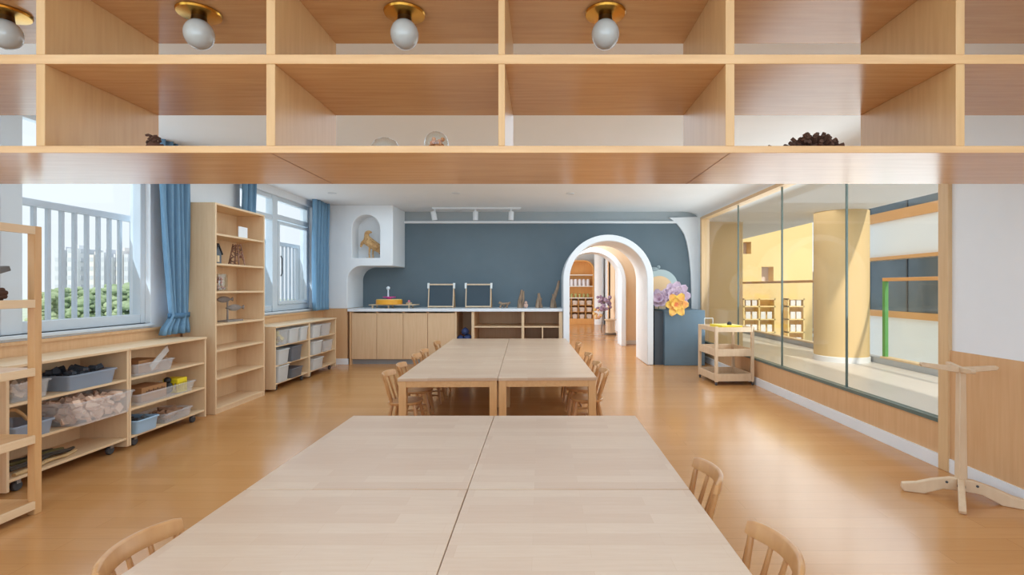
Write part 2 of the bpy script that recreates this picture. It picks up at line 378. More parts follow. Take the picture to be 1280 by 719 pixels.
# wall bookshelf outside with white books
t = thing('outdoor_bookshelf', 'wall bookshelf with white covers on the yellow building', 'bookshelf', (6.6, 16.68, -.55))
b = B()
for z in (0, .42, .84, 1.26, 1.5): box(b, 0, 1.05, 0, .3, z, z+.04); box(b, 1.45, 2.0, 0, .3, z, z+.04)
fin(b, 'shelf', yellow_wall, t)
b = B()
for x in (0, .5, 1.01, 1.45, 1.96): box(b, x, x+.04, 0, .3, 0, 1.54)
fin(b, 'upright', yellow_wall, t)
bk = None; nb = 0
for r, z in enumerate((.04, .46, .88, 1.3)):
    for x in (.09, .30, .58, .79, 1.55, 1.74):
        if r == 3 and x > .5 and x < 1: continue
        nb += 1
        if bk is None:
            bk = fin(box(B(), 0, .15, -.02, .01, 0, .23), 'book', mat('white_cover', (232, 230, 228), .5)); tag(bk, 'white book cover facing out on the yellow wall bookshelf', 'book', 'books on the yellow wall bookshelf'); o = bk
        else: o = bk.copy(); C.objects.link(o)
        o.location = (6.6+x, 16.72, -.55+z + (.0 if r < 3 else -.0))
        if r == 3: o.scale = (1, 1, .8)

# ================================================================== OUTSIDE THE WINDOWS
grd = B(); box(grd, -700, -30, -200, 700, -14.3, -14); struct('ground_outside', grd, mottled('far_ground', (182, 196, 172), (196, 206, 190), .05, .9))
def rail_out(y0, y1, label):
    t = thing('window_railing', label, 'railing', (-4.14, y0, .70), 0, 'white bar railings outside the windows')
    L = y1-y0
    fin(box(B(), -.025, .025, 0, L, 1.31, 1.37), 'top_rail', rail_m, t, .005)
    fin(box(B(), -.02, .02, 0, L, 0.1, .14), 'bottom_rail', rail_m, t)
    for k in range(2):
        fin(box(B(), -.03, .03, (L-.06)*k, (L-.06)*k+.06, -.1, 1.31), 'post', rail_m, t)
    n = int((L-.1)/.122); proto = None
    for k in range(n):
        if proto is None: o = proto = fin(box(B(), -.013, .013, -.015, .015, .14, 1.31), 'bar', rail_m, t)
        else: o = proto.copy(); C.objects.link(o); o.parent = t
        o.location = (0, .12+k*.122, 0)
    for k in range(2): fin(box(B(), 0, .12, (L-.06)*k, (L-.06)*k+.05, .02, .08), 'bracket', rail_m, t)
rail_out(2.35, 5.25, 'white bar railing outside the window nearest the wooden rack')
rail_out(6.5, 8.75, 'white bar railing outside the window behind the tall bookshelf')
# towers far away, the haze put into their pale colours
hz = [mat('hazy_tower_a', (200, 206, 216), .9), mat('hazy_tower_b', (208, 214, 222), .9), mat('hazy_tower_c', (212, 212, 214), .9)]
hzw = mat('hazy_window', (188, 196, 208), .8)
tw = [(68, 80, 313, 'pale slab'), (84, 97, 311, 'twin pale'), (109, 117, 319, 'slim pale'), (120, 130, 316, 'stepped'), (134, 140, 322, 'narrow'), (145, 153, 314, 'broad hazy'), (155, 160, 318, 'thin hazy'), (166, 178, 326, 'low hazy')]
D = 170
lbls = ['hazy tower block standing leftmost beyond the railing', 'pale tower block with tight window rows, second beyond the railing', 'slim hazy tower beyond the middle railing bars',
        'stepped hazy tower right of the slim one', 'narrow hazy tower at the centre of the skyline', 'tallest hazy tower of the right-hand skyline cluster', 'thin hazy tower beside the tallest of the cluster', 'low hazy block nearest the window frame']
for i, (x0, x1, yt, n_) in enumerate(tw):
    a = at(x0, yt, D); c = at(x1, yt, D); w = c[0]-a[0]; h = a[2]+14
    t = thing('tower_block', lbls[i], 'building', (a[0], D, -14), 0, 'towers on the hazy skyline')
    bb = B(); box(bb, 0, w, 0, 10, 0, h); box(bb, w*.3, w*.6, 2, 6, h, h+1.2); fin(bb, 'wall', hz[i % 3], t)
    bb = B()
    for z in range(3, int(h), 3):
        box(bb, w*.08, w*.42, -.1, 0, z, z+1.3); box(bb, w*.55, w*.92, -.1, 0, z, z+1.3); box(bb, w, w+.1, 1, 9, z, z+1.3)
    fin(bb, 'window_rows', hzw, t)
leaf = [mottled('hazy_green_a', (140, 160, 128), (168, 184, 150), .5, .9), mottled('hazy_green_b', (128, 150, 118), (158, 176, 142), .5, .9)]  # distance haze put into the pale greens and bark
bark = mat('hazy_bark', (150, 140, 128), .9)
tl = ['broad green tree past the first railing bars', 'rounded green tree below the leftmost tower', 'dark green tree under the twin pale tower', 'small green tree beneath the slim tower', 'tall green tree rising before the stepped tower',
      'bushy green tree at the middle of the treeline', 'green tree below the tallest right-hand tower', 'green tree nearest the window frame in the treeline']
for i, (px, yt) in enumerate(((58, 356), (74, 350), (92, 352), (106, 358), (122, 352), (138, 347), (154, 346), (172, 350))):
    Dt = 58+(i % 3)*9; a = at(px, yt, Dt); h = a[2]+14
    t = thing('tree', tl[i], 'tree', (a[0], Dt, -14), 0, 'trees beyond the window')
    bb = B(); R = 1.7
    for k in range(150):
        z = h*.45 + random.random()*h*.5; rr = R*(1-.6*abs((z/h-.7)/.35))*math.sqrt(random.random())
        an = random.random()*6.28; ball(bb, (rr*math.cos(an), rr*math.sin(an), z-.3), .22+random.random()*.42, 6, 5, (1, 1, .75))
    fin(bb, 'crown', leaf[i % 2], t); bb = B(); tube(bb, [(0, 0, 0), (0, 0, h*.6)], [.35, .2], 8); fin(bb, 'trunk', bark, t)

# ================================================================== HANGING SHELF
xs = [-2.856, -1.956, -1.056, -.153, .74, 1.64, 2.54]
hs = thing('hanging_shelf', 'long oak shelf unit hanging from the ceiling above the near tables', 'shelf', (0, 0, 0))
y0, y1 = 2.0, 2.6
def long_board(name, z0, z1):
    bb = B(); X0, X1 = -2.99, 2.9
    box(bb, X0, X1, y0, y1, z0, z1); return fin(bb, name, oak, hs, .002)
long_board('bottom_board', 1.876, 1.904); long_board('middle_board', 2.224, 2.261); long_board('top_board', 2.588, 2.618)
for a in (-1.056, .74): fin(box(B(), a-.002, a+.002, y0+.002, y1-.002, 1.8754, 1.8762), 'board_joint', mat('joint_brown', (140, 96, 60), .6), hs)
for a in xs:
    t_ = .035 if a != -.153 else .026
    bb = B()
    for z0, z1 in ((1.904, 2.224), (2.261, 2.588), (2.618, ZC)): box(bb, a-t_/2, a+t_/2, y0+.001, y1-.001, z0, z1)
    fin(bb, 'divider', oak_v, hs, .002)
# globe lamps under the top board
def globe_lamp(label):
    t = thing('globe_lamp', label, 'lamp', (0, 0, 2.588), 0, 'globe lamps under the hanging shelf')
    bb = B(); lathe(bb, [(0, 0), (.088, 0), (.092, -.006), (.088, -.014), (.03, -.022), (0, -.022)], n=32); fin(bb, 'base_plate', brass, t)
    bb = B(); lathe(bb, [(.03, -.018), (.034, -.05), (.03, -.055), (0, -.055)], n=20); fin(bb, 'neck', mat('dark_brass', (74, 56, 34), .35, .8), t)
    bb = B(); ball(bb, (0, 0, -.10), .062, 28, 18, (1, 1, 1.06)); fin(bb, 'globe', globe_m, t)
    return t
g0 = globe_lamp('brass globe lamp at the window end of the hanging shelf, cut by the frame'); g0.location = (-2.405, 2.3, 2.588)
dup(g0, (-1.535, 2.3, 2.588), .5, 'brass globe lamp above the small twig ball on the hanging shelf')
dup(g0, (-.612, 2.3, 2.588), .2, 'brass globe lamp above the two glass vessels on the hanging shelf')
dup(g0, (.29, 2.3, 2.588), -.2, 'brass globe lamp in the empty bay between the glass vessels and the twig pile')
# things on the hanging shelf
def twig_mass(name, label, c, R, h, n, L, r, flat=.35):
    bb = B()
    for k in range(n):
        an = random.random()*6.28; d = R*math.sqrt(random.random()); zz = h*(1-(d/R)**2)*random.random()
        p = Vector((d*math.cos(an), d*math.sin(an)*.8, zz+r)); th = random.random()*PI; el = (random.random()-.3)*flat*3
        v = Vector((math.cos(th)*math.cos(el), math.sin(th)*math.cos(el), abs(math.sin(el))))*L*(.5+random.random()*.5)
        q = p+v; q.z = max(q.z, r); tube(bb, [p, (p+q)/2+Vector((0, 0, .004)), q], [r, r*.9, r*.7], 6)
    ball(bb, (0, 0, h*.35), 1, 12, 8, (R*.75, R*.6, h*.35))
    o = fin(bb, name, twig); o.location = c; return tag(o, label, 'twigs')
twig_mass('twig_ball', 'small dark twig ball on the hanging shelf beside a divider', (-1.70, 2.25, 1.904), .048, .13, 90, .03, .007)
bb = B(); ball(bb, (0, 0, .028), 1, 14, 10, (.10, .085, .03))
for k in range(130):
    an = random.random()*6.28; el = random.random()**1.2*1.45+.05; dv = Vector((math.cos(an)*math.cos(el), math.sin(an)*math.cos(el)*.85, math.sin(el)*.72))
    a_ = dv*.06; c_ = dv*random.uniform(.105, .142); a_.z += .012; c_.z += .012; tube(bb, [a_, (a_+c_)/2, c_], [.006, .0085, .008], 6)
o = fin(bb, 'twig_pile', twig); o.location = (1.166, 2.2, 1.904); tag(o, 'spiky heap of dark brown twigs on the hanging shelf', 'twigs')
bb = B(); tube(bb, [(1.05, 2.10, 1.909), (.99, 2.10, 1.925), (.96, 2.10, 1.922), (.93, 2.09, 1.93)], [.005, .005, .004, .003], 6); tube(bb, [(1.02, 2.10, 1.915), (.96, 2.13, 1.909)], [.004, .003], 6)
tag(fin(bb, 'loose_twig', twig), 'single forked twig lying beside the twig heap', 'twig')
t = thing('glass_bowl', 'upturned clear glass dome on the hanging shelf', 'bowl', (-.652, 2.15, 1.904))
pr = [(.058, 0), (.060, .01), (.058, .035), (.046, .058), (.025, .070), (0, .074)]
bb = B(); lathe(bb, pr, n=32); fin(bb, 'dome', clear_glass, t); bb = B(); lathe(bb, [(.062, 0), (.064, .004), (.061, .008), (.055, .003)], n=32); fin(bb, 'rim', mat('glass_rim', (180, 190, 192), .15), t)
t = thing('glass_jar', 'round glass jar holding dried flowers on the hanging shelf', 'jar', (-.438, 2.15, 1.904))
bb = B(); ball(bb, (0, 0, .05), .05, 24, 14); fin(bb, 'jar_glass', clear_glass, t)
bb = B()
for k in range(26):
    an = random.random()*6.28; d = .028*math.sqrt(random.random()); ball(bb, (d*math.cos(an), d*math.sin(an), .022+.045*random.random()), .009, 7, 5)
fin(bb, 'dried_flowers', mottled('dried_flower_orange', (198, 138, 88), (170, 100, 60), 40, .8), t)

# ================================================================== TABLES AND CHAIRS
TW, TL, TH = .903, 1.195, .53
def make_table(label):
    t = thing('wooden_table', label, 'table', (0, 0, 0))
    fin(box(B(), -TW/2+.001, TW/2-.001, -TL/2+.001, TL/2-.001, TH-.028, TH), 'tabletop', table_m, t, .003)
    bb = B(); a, c = TW/2-.075, TL/2-.075
    box(bb, -a, a, -TL/2+.012, -TL/2+.034, TH-.085, TH-.028); box(bb, -a, a, TL/2-.034, TL/2-.012, TH-.085, TH-.028)
    box(bb, -TW/2+.012, -TW/2+.034, -c, c, TH-.085, TH-.028); box(bb, TW/2-.034, TW/2-.012, -c, c, TH-.085, TH-.028)
    fin(bb, 'apron', maple_x, t, .002)
    for sx in (-1, 1):
        for sy in (-1, 1):
            cx, cy = sx*(TW/2-.042), sy*(TL/2-.042)
            fin(box(B(), cx-.034, cx+.034, cy-.034, cy+.034, 0, TH-.028), 'leg', maple, t, .004)
    return t
t0 = make_table('pale wooden table nearest the camera, beside the lone chair on the shelving side')
XC = -.297
t0.location = (XC-TW/2, 1.48, 0); t0['group'] = 'near group of tables'
dup(t0, (XC+TW/2, 1.48, 0), 0, 'pale wooden table nearest the camera, with the nearest glass-side chair against it', 'near group of tables')
dup(t0, (XC-TW/2, 2.68, 0), 0, 'pale wooden table without chairs, in the second row on the shelving side', 'near group of tables')
dup(t0, (XC+TW/2, 2.68, 0), 0, 'pale wooden table in the second row, with one glass-side chair at its corner', 'near group of tables')
FR = math.radians(1.8); fo = Vector((-.39, 4.64))
def far(u, v): return (fo.x + u*math.cos(FR) - v*math.sin(FR), fo.y + u*math.sin(FR) + v*math.cos(FR), 0)
fl = ['far-group wooden table facing the near group, with two chairs on the shelving side', 'far-group wooden table facing the near group, with two chairs on the glass side',
      'middle table of the far group on the shelving side', 'middle table of the far group on the arch side',
      'last table of the far group, before the closed cabinet doors', 'last table of the far group, before the open cubbies and arch']
for r in range(3):
    for s in (0, 1):
        dup(t0, far((s-.5)*TW*1.001, .6+r*TL), FR, fl[r*2+s], 'far group of tables')
def make_chair(label):
    t = thing('child_chair', label, 'chair', (0, 0, 0))
    def seat_loop(z, k): return [((.155*math.copysign(abs(math.cos(a))**.75, math.cos(a)))*k, (.155*math.copysign(abs(math.sin(a))**.75, math.sin(a)))*k*(1-.06*math.cos(a)), z) for a in [2*PI*i/28 for i in range(28)]]
    bb = B(); loft(bb, [seat_loop(.268, .93), seat_loop(.276, .99), seat_loop(.290, 1.0), seat_loop(.296, .97), seat_loop(.292, .8), seat_loop(.289, .3)]); fin(bb, 'seat', chair_m, t)
    for sx in (-1, 1):
        for sy in (-1, 1):
            bb = B(); tube(bb, [(sx*.10, sy*.10, .272), (sx*.118, sy*.115, .18), (sx*.13, sy*.126, .10), (sx*.145, sy*.14, 0)], [.013, .017, .0165, .011], 10); fin(bb, 'leg', chair_m, t)
    for sy in (-1, 1):
        bb = B(); tube(bb, [(-.131, sy*.126, .10), (0, sy*.126, .10), (.131, sy*.126, .10)], [.008, .0115, .008], 8); fin(bb, 'stretcher', chair_m, t)
    bb = B(); tube(bb, [(0, -.126, .10), (0, 0, .10), (0, .126, .10)], [.008, .0115, .008], 8); fin(bb, 'stretcher', chair_m, t)
    # curved top rail, middle furthest back
    def rp(v): return -.20 + .055*(v/.165)**2
    bb = B(); loops = []
    for i in range(17):
        v = -.168+.336*i/16; x = rp(v); sl = 2*.055*v/.165**2; nx, ny = 1/math.hypot(1, sl), -sl/math.hypot(1, sl); tk = .0115 if 0 < i < 16 else .008
        hz0 = .508 if 0 < i < 16 else .513; hz1 = .562 - (.006*(abs(v)/.168)**4) if 0 < i < 16 else .552
        loops.append([(x-nx*tk, v-ny*tk, hz0), (x+nx*tk, v+ny*tk, hz0), (x+nx*tk*.9-.008, v+ny*tk, hz1-.006), (x+nx*tk*.4-.008, v+ny*tk*.4, hz1), (x-nx*tk*.4-.008, v-ny*tk*.4, hz1), (x-nx*tk*.9-.008, v-ny*tk, hz1-.006)])
    loft(bb, loops); fin(bb, 'top_rail', chair_m, t, angle=.9)
    for k, v in enumerate((-.15, -.075, 0, .075, .15)):
        thick = .013 if abs(v) > .1 else .009
        bb = B(); sx = -.125+.03*(abs(v)/.15); tube(bb, [(sx-.004, v*.82, .285), ((sx+rp(v))/2-.004, v*.92, .40), (rp(v), v, .51)], [thick*.9, thick*1.1, thick*.85], 9); fin(bb, 'back_post' if thick > .01 else 'spindle', chair_m, t)
    return t
c0 = make_chair('wooden child chair tucked at the near table on the shelving side')
c0.location = (-1.095, 1.60, 0); c0.rotation_euler = (0, 0, -.02); c0['group'] = 'chairs at the near tables'
dup(c0, (.565, 1.585, 0), PI+.03, 'wooden child chair at the near table, closest to the camera on the glass side', 'chairs at the near tables')
dup(c0, (.565, 2.24, 0), PI-.03, 'wooden child chair at the near table, second from the camera on the glass side', 'chairs at the near tables')
ords = ['first', 'second', 'third', 'fourth', 'fifth']
for i, v in enumerate((4.84, 5.36, 6.08, 6.56, 7.52)):
    p = far(-.87, v-4.64)
    dup(c0, p, FR+random.uniform(-.04, .04), 'wooden child chair at the far table, shelving side, %s from the near end' % ords[i], 'chairs along the far tables')
for i, v in enumerate((4.92, 5.40, 6.12, 7.30)):
    p = far(.84, v-4.64)
    dup(c0, p, PI+FR+random.uniform(-.04, .04), 'wooden child chair at the far table, arch side, %s from the near end' % ords[i], 'chairs along the far tables')

# ================================================================== LOW SHELVES AND BINS ALONG THE WINDOWS
def castor(parent, x, y, z):
    bb = B(); lathe(bb, [(0, -.013), (.031, -.013), (.035, -.007), (.035, .007), (.031, .013), (0, .013)], (x, y, .035), 18, 'x'); w = fin(bb, 'castor', darkgrey, parent)
    bb = B(); box(bb, x-.02, x+.02, y-.014, y+.014, .05, z); fin(bb, 'castor_fork', mat('castor_metal', (150, 150, 152), .3, .8), w)
def low_shelf(label, y0):
    """origin: near, wall-side bottom corner; x towards the room, y along the wall"""
    d, L, H = .40, .978, .845
    t = thing('low_shelf_unit', label, 'shelf unit', (-3.825, y0, 0), 0, 'low shelf units under the windows')
    fin(box(B(), 0, d+.01, 0, L, H-.02, H), 'top_board', ply, t, .003)
    for y in (0, L-.02): fin(box(B(), 0, d, y, y+.02, .03, H-.02), 'side_panel', ply_v, t, .002)
    fin(box(B(), 0, .012, .02, L-.02, .07, H-.02), 'back_panel', ply_v, t)
    for z in (.105, .335, .59): fin(box(B(), .012, d-.005, .02, L-.02, z-.018, z), 'shelf', ply, t, .002)
    for y in (.12, L-.12):
        for x in (.06, d-.06): castor(t, x, y, .087)
    return t
lsA = low_shelf('low birch shelf unit with a big clear bin, behind the wooden rack', 3.28)
dup(lsA, (-3.825, 4.262, 0), 0, 'low birch shelf unit holding the yellow basket, beside the tall bookshelf')
dup(lsA, (-3.825, 6.60, 0), 0, 'low birch shelf unit just past the tall bookshelf, filled with tall bins')
dup(lsA, (-3.825, 7.585, 0), 0, 'low birch shelf unit furthest from the camera, beside the blue curtain')
def rrect(w, l, z, r=.02, n=3):
    pts = []
    for cx, cy, a0 in ((w/2-r, l/2-r, 0), (-w/2+r, l/2-r, 90), (-w/2+r, -l/2+r, 180), (w/2-r, -l/2+r, 270)):
        for i in range(n+1):
            a = math.radians(a0+90*i/n); pts.append((cx+r*math.cos(a), cy+r*math.sin(a), z))
    return pts
def bin_(label, loc, w, l, h, m, group='storage bins on the low shelves', cat='bin', taper=.92, rz=0, name='storage_bin'):
    t = thing(name, label, cat, loc, rz, group)
    bb = B(); k = taper
    loft(bb, [rrect(w*k, l*k, 0), rrect(w, l, h-.012), rrect(w-.006, l-.006, h-.012), rrect(w*k-.006, l*k-.006, .004)], True, True)
    fin(bb, 'tub', m, t)
    bb = B(); loft(bb, [rrect(w-.002, l-.002, h-.014), rrect(w+.018, l+.018, h-.013), rrect(w+.018, l+.018, h-.004), rrect(w+.01, l+.01, h), rrect(w-.004, l-.004, h), rrect(w-.008, l-.008, h-.012)], False, False)
    fin(bb, 'rim', m, t)
    return t
SX = -3.60     # middle of a shelf
Z1, Z2, Z3 = .59, .335, .105
def lumps(name, label, cat, loc, w, l, h, m, n=40, r=.02, kind='stuff'):
    bb = B()
    for k in range(n):
        s = r*(.6+random.random()*.6)
        M = Matrix.Translation(((random.random()-.5)*(w-2*r), (random.random()-.5)*(l-2*r), r+random.random()*(h-r))) @ Matrix.Rotation(random.random()*3, 4, Vector((random.random(), random.random(), random.random()+.1)).normalized())
        box(bb, -s*1.4, s*1.4, -s, s, -s*.5, s*.5, M)
    o = fin(bb, name, m, smooth=False); o.location = loc; return tag(o, label, cat, kind=kind)
# unit behind the rack
bin_('clear bin of paper on the upper shelf, half hidden behind the rack', (SX, 3.47, Z1), .30, .27, .125, bin_clear)
lumps('paper_scraps', 'beige paper scraps in the clear bin behind the rack', 'paper', (SX, 3.47, Z1+.006), .24, .21, .09, mat('beige_paper', (206, 178, 150), .8), 30)
bin_('smoky bin of dark cloth on the upper shelf by the window', (SX+.02, 3.93, Z1), .30, .42, .115, bin_blue)
lumps('dark_cloth', 'dark folded cloth heaped in the smoky bin', 'cloth', (SX+.02, 3.93, Z1+.006), .25, .33, .135, mat('charcoal_cloth', (62, 66, 74), .9), 60, .022)
bin_('blue tinted bin on the middle shelf behind the rack post', (SX+.02, 3.47, Z2), .30, .28, .10, bin_blue)
bb = B(); tube(bb, [(.0, -.11+.22*i/10, .09*math.sin(PI*i/10)) for i in range(11)], .012, 8)
o = fin(bb, 'wooden_hoop', maple); o.location = (SX+.02, 3.46, Z2+.095); tag(o, 'bent wooden hoop resting on the blue tinted bin', 'hoop')
bin_('big clear bin of wooden offcuts jutting from the middle shelf', (SX+.07, 3.96, Z2), .36, .52, .175, bin_clear, taper=.9)
lumps('wooden_offcuts', 'pinkish wooden offcuts filling the big clear bin', 'offcuts', (SX+.07, 3.96, Z2+.006), .325, .47, .155, mottled('pink_wood', (236, 206, 182), (222, 182, 154), 20, .7), 230, .022)
pl = ['long dark stick on the bottom shelf, at the back of the bundle', 'olive wooden stick second from the back of the bundle', 'grey plank in the middle of the stick bundle', 'dark bark strip lying across the stick bundle', 'pale plank lying at the front of the stick bundle']
cols = [(70, 60, 48), (120, 108, 66), (108, 102, 98), (82, 72, 60), (204, 170, 122)]
for i in range(5):
    bb = B(); n = 8
    for k in range(1): tube(bb, [(.012*math.sin(j*1.7+i), -.26+.52*j/n, .016+.004*math.sin(j+i)) for j in range(n+1)], [.015+.003*math.sin(j*2.1) for j in range(n+1)], 8, .8)
    o = fin(bb, 'wooden_stick', mottled('stick_%d' % i, cols[i], tuple(max(0, c-18) for c in cols[i]), 14, .8)); o.location = (-3.74+i*.065, 3.62+.03*(i % 2), Z3+(.0 if i != 3 else .012)); o.rotation_euler = (0, 0, .06*(i-2)); tag(o, pl[i], 'stick', 'sticks on the bottom shelf')
# unit beside the bookshelf
bin_('clear bin of odds and ends with a cardboard flap, on the upper shelf', (SX+.02, 4.56, Z1), .30, .46, .105, bin_clear)
o = fin(box(B(), -.10, .10, -.12, .12, 0, .11), 'cardboard_sheet', cardboard); o.location = (SX-.02, 4.60, Z1+.005); tag(o, 'brown cardboard box standing in the clear upper bin', 'box')
o = fin(box(B(), -.004, .004, -.15, .15, -.03, .03), 'plastic_sheet', bin_white); o.location = (SX+.13, 4.66, Z1+.12); o.rotation_euler = (.5, 0, .15); tag(o, 'milky plastic strip leaning out of the clear upper bin', 'strip')
bin_('long clear bin holding a cardboard box on the middle shelf', (SX+.02, 4.72, Z2), .30, .74, .10, bin_clear)
o = thing('cardboard_box', 'printed cardboard box in the long clear bin', 'box', (SX, 4.66, Z2+.005))
fin(box(B(), -.10, .10, -.17, .13, 0, .125), 'carton', cardboard, o, .003)
bb = B()
for k in range(9): box(bb, .1, .1015, -.12+k*.026, -.104+k*.026, .075, .098 if k % 2 else .09)
fin(bb, 'printing', mat('print_brown', (96, 64, 44), .8), o)
t = thing('basket', 'small yellow slatted basket in the long clear bin', 'basket', (SX+.05, 4.97, Z2+.005))
bb = B(); box(bb, -.07, .07, -.065, .065, 0, .01)
for k in range(6):
    y = -.06+k*.024
    for x in (-.07, .064): box(bb, x, x+.006, y-.005, y+.005, .01, .09)
for k in range(5):
    x = -.06+k*.03
    for y in (-.065, .059): box(bb, x-.005, x+.005, y, y+.006, .01, .09)
fin(bb, 'slats', yellow_p, t); fin(box(B(), -.072, .072, -.067, .067, .09, .135), 'solid_rim', yellow_p, t, .006)
bb = B(); ball(bb, (0, 0, .06), .045, 12, 8, (1, .8, 1.3)); ball(bb, (0, 0, .13), .03, 12, 8); o = fin(bb, 'dark_bottle', black); o.location = (SX+.06, 4.855, Z2+.005); tag(o, 'small dark bottle beside the yellow basket', 'bottle')
bin_('clear tray bin on the bottom shelf, nearest the bookshelf', (SX+.04, 4.84, Z3), .29, .36, .09, bin_clear)
lumps('brown_pieces', 'brown wooden pieces in the clear tray bin', 'pieces', (SX+.04, 4.84, Z3+.006), .22, .28, .075, mottled('brown_bits', (168, 128, 98), (140, 100, 74), 20, .8), 34)
bin_('pale blue basket on the bottom shelf above a castor', (SX+.06, 4.45, Z3), .26, .24, .115, bin_sky)
lumps('dark_pieces', 'dark pieces lying in the pale blue basket', 'pieces', (SX+.06, 4.45, Z3+.006), .2, .18, .10, darkgrey, 30)
# units past the bookshelf
zz = [('tall milky bin with yellow contents, upper shelf past the bookshelf', 6.79, Z1, .24, .20, bin_clear), ('tall milky bin next to the yellow one, upper shelf', 7.08, Z1, .26, .20, bin_white), ('narrow milky bin near the unit joint, upper shelf', 7.38, Z1, .22, .20, bin_white),
      ('tall milky bin on the middle shelf nearest the bookshelf', 6.80, Z2, .26, .20, bin_white), ('dark grey bin in the middle of the tall-bin unit', 7.15, Z2, .30, .205, bin_grey),
      ('tall milky bin on the bottom shelf nearest the bookshelf', 6.79, Z3, .26, .215, bin_white), ('low grey bin on the bottom shelf of the tall-bin unit', 7.16, Z3, .32, .13, bin_grey),
      ('milky bin on the upper shelf of the furthest unit, by the joint', 7.80, Z1, .26, .19, bin_white), ('clear bin on the upper shelf of the furthest unit, towards the curtain', 8.15, Z1, .30, .19, bin_clear),
      ('long milky bin on the middle shelf of the furthest unit', 7.83, Z2, .30, .20, bin_white), ('clear bin on the middle shelf of the furthest unit, towards the curtain', 8.22, Z2, .32, .17, bin_clear), ('small milky bin on the bottom shelf of the furthest unit', 7.85, Z3, .34, .17, bin_white)]
for lab, y, z, l, h, m in zz: bin_(lab, (SX+.05, y, z), .30, l, h, m, taper=.9)
lumps('yellow_toys', 'yellow and grey toys inside a tall milky bin', 'toys', (SX+.05, 6.79, Z1+.006), .24, .18, .17, mottled('yellow_grey_toys', (226, 196, 60), (110, 104, 90), 14, .6), 40, .02)

# ================================================================== TALL BOOKSHELF
YB0, YB1, TB = 5.43, 6.40, 2.255
t = thing('tall_bookshelf', 'tall birch bookshelf with open shelves between the two windows', 'bookshelf', (-3.80, YB0, 0))
d, L = .35, YB1-YB0
for y in (0, L-.022): fin(box(B(), 0, d, y, y+.022, 0, TB), 'side_panel', ply_v, t, .003)
fin(box(B(), 0, .012, .022, L-.022, .04, TB-.02), 'back_panel', ply_v, t)
fin(box(B(), 0, d-.002, .022, L-.022, TB-.022, TB), 'top_board', ply, t, .002)
SH = [.06, .38, .68, .96, 1.31, 1.61, 1.93]
for z in SH: fin(box(B(), .012, d-.004, .022, L-.022, z-.022, z), 'shelf', ply, t, .002)
fin(box(B(), .02, d-.01, .022, L-.022, 0, .038), 'plinth', ply_v, t)
BX = -3.80
def at_shelf(y, z, x=.22): return (BX+x, y, z)
o = fin(box(B(), -.004, .004, -.09, .09, 0, .14), 'white_card', mat('card_white', (232, 234, 236), .6)); o.location = at_shelf(6.02, 2.0); tag(o, 'white card propped on the top shelf of the tall bookshelf', 'card')
o.location = at_shelf(6.10, SH[6], .25)
t = thing('toy_house', 'small dark toy house on the tall bookshelf', 'toy house', at_shelf(5.60, SH[5]))
bb = B(); prism(bb, [(-.06, 0), (.06, 0), (.06, .12), (0, .2), (-.06, .12)], -.05, .05, 'yz'); fin(bb, 'house_body', mat('slate_toy', (92, 98, 104), .7), t)
bb = B(); prism(bb, [(-.075, .11), (-.068, .10), (0, .2), (.068, .10), (.075, .11), (0, .225)], -.06, .06, 'yz'); fin(bb, 'roof', black, t)
bb = B(); box(bb, .05, .054, -.02, .02, .02, .09); fin(bb, 'door', ply_edge, t)
t = thing('woven_tower', 'woven twig tower on the tall bookshelf', 'sculpture', at_shelf(6.03, SH[5]))
bb = B(); zt = .25
for k in range(4):
    a = PI/4+k*PI/2; tube(bb, [(.085*math.cos(a), .085*math.sin(a), 0), (.04*math.cos(a), .04*math.sin(a), zt)], [.008, .006], 6)
for k in range(26):
    z0 = random.random()*zt*.95; r0 = .085-.045*z0/zt; a = random.random()*6.28; z1 = min(zt, max(0.01, z0+random.uniform(-.06, .06))); r1 = .085-.045*z1/zt; a2 = a+1.4
    tube(bb, [(r0*math.cos(a), r0*math.sin(a), z0+.006), (r1*math.cos(a2), r1*math.sin(a2), z1+.006)], .006, 5)
fin(bb, 'twig_weave', mottled('twig_weave', (170, 128, 108), (110, 78, 64), 25, .8), t)
t = thing('toy_jar', 'clear jar of red and white pieces on the tall bookshelf', 'jar', at_shelf(5.70, SH[4]))
bb = B(); lathe(bb, [(.0, 0), (.075, 0), (.08, .01), (.08, .17), (.07, .19), (.065, .19), (.065, .012), (0, .01)], n=24); fin(bb, 'jar_glass', clear_glass, t)
bb = B()
for k in range(40):
    a = random.random()*6.28; dd = .05*math.sqrt(random.random()); ball(bb, (dd*math.cos(a), dd*math.sin(a), .02+.13*random.random()), .015, 7, 5)
fin(bb, 'red_white_pieces', mottled('red_white', (206, 92, 66), (236, 226, 214), 30, .6), t)
bb = B(); box(bb, -.06, .06, -.01, .01, 0, .2); o = fin(bb, 'picture_card', mat('colour_card', (206, 180, 150), .6)); o.location = at_shelf(5.57, SH[4], .2); tag(o, 'beige card standing beside the jar of red and white pieces', 'card')
t = thing('fish_sculpture', 'two grey wooden fish on a stand, on the tall bookshelf', 'sculpture', at_shelf(5.90, SH[3]))
gw = mottled('grey_wood', (150, 140, 132), (120, 110, 104), 14, .7)
fin(box(B(), -.06, .06, -.14, .16, 0, .018), 'stand_base', gw, t, .003)
bb = B(); tube(bb, [(0, -.05, .018), (0, -.05, .26)], .01, 8); fin(bb, 'stand_rod', gw, t)
def fish(cy, cz, L, h):
    bb = B(); loops = []
    for i in range(15):
        u = i/14; w = math.sin(PI*min(1, u*1.15))**.8*h if u < .87 else h*.25+(u-.87)*h*3.5; w = max(w, .004)
        loops.append([(.018*math.cos(a)*(1 if u < .87 else .5), cy+L*(u-.5), cz+w*.5*math.sin(a)) for a in [2*PI*k/10 for k in range(10)]])
    loft(bb, loops); fin(bb, 'fish', gw, t)
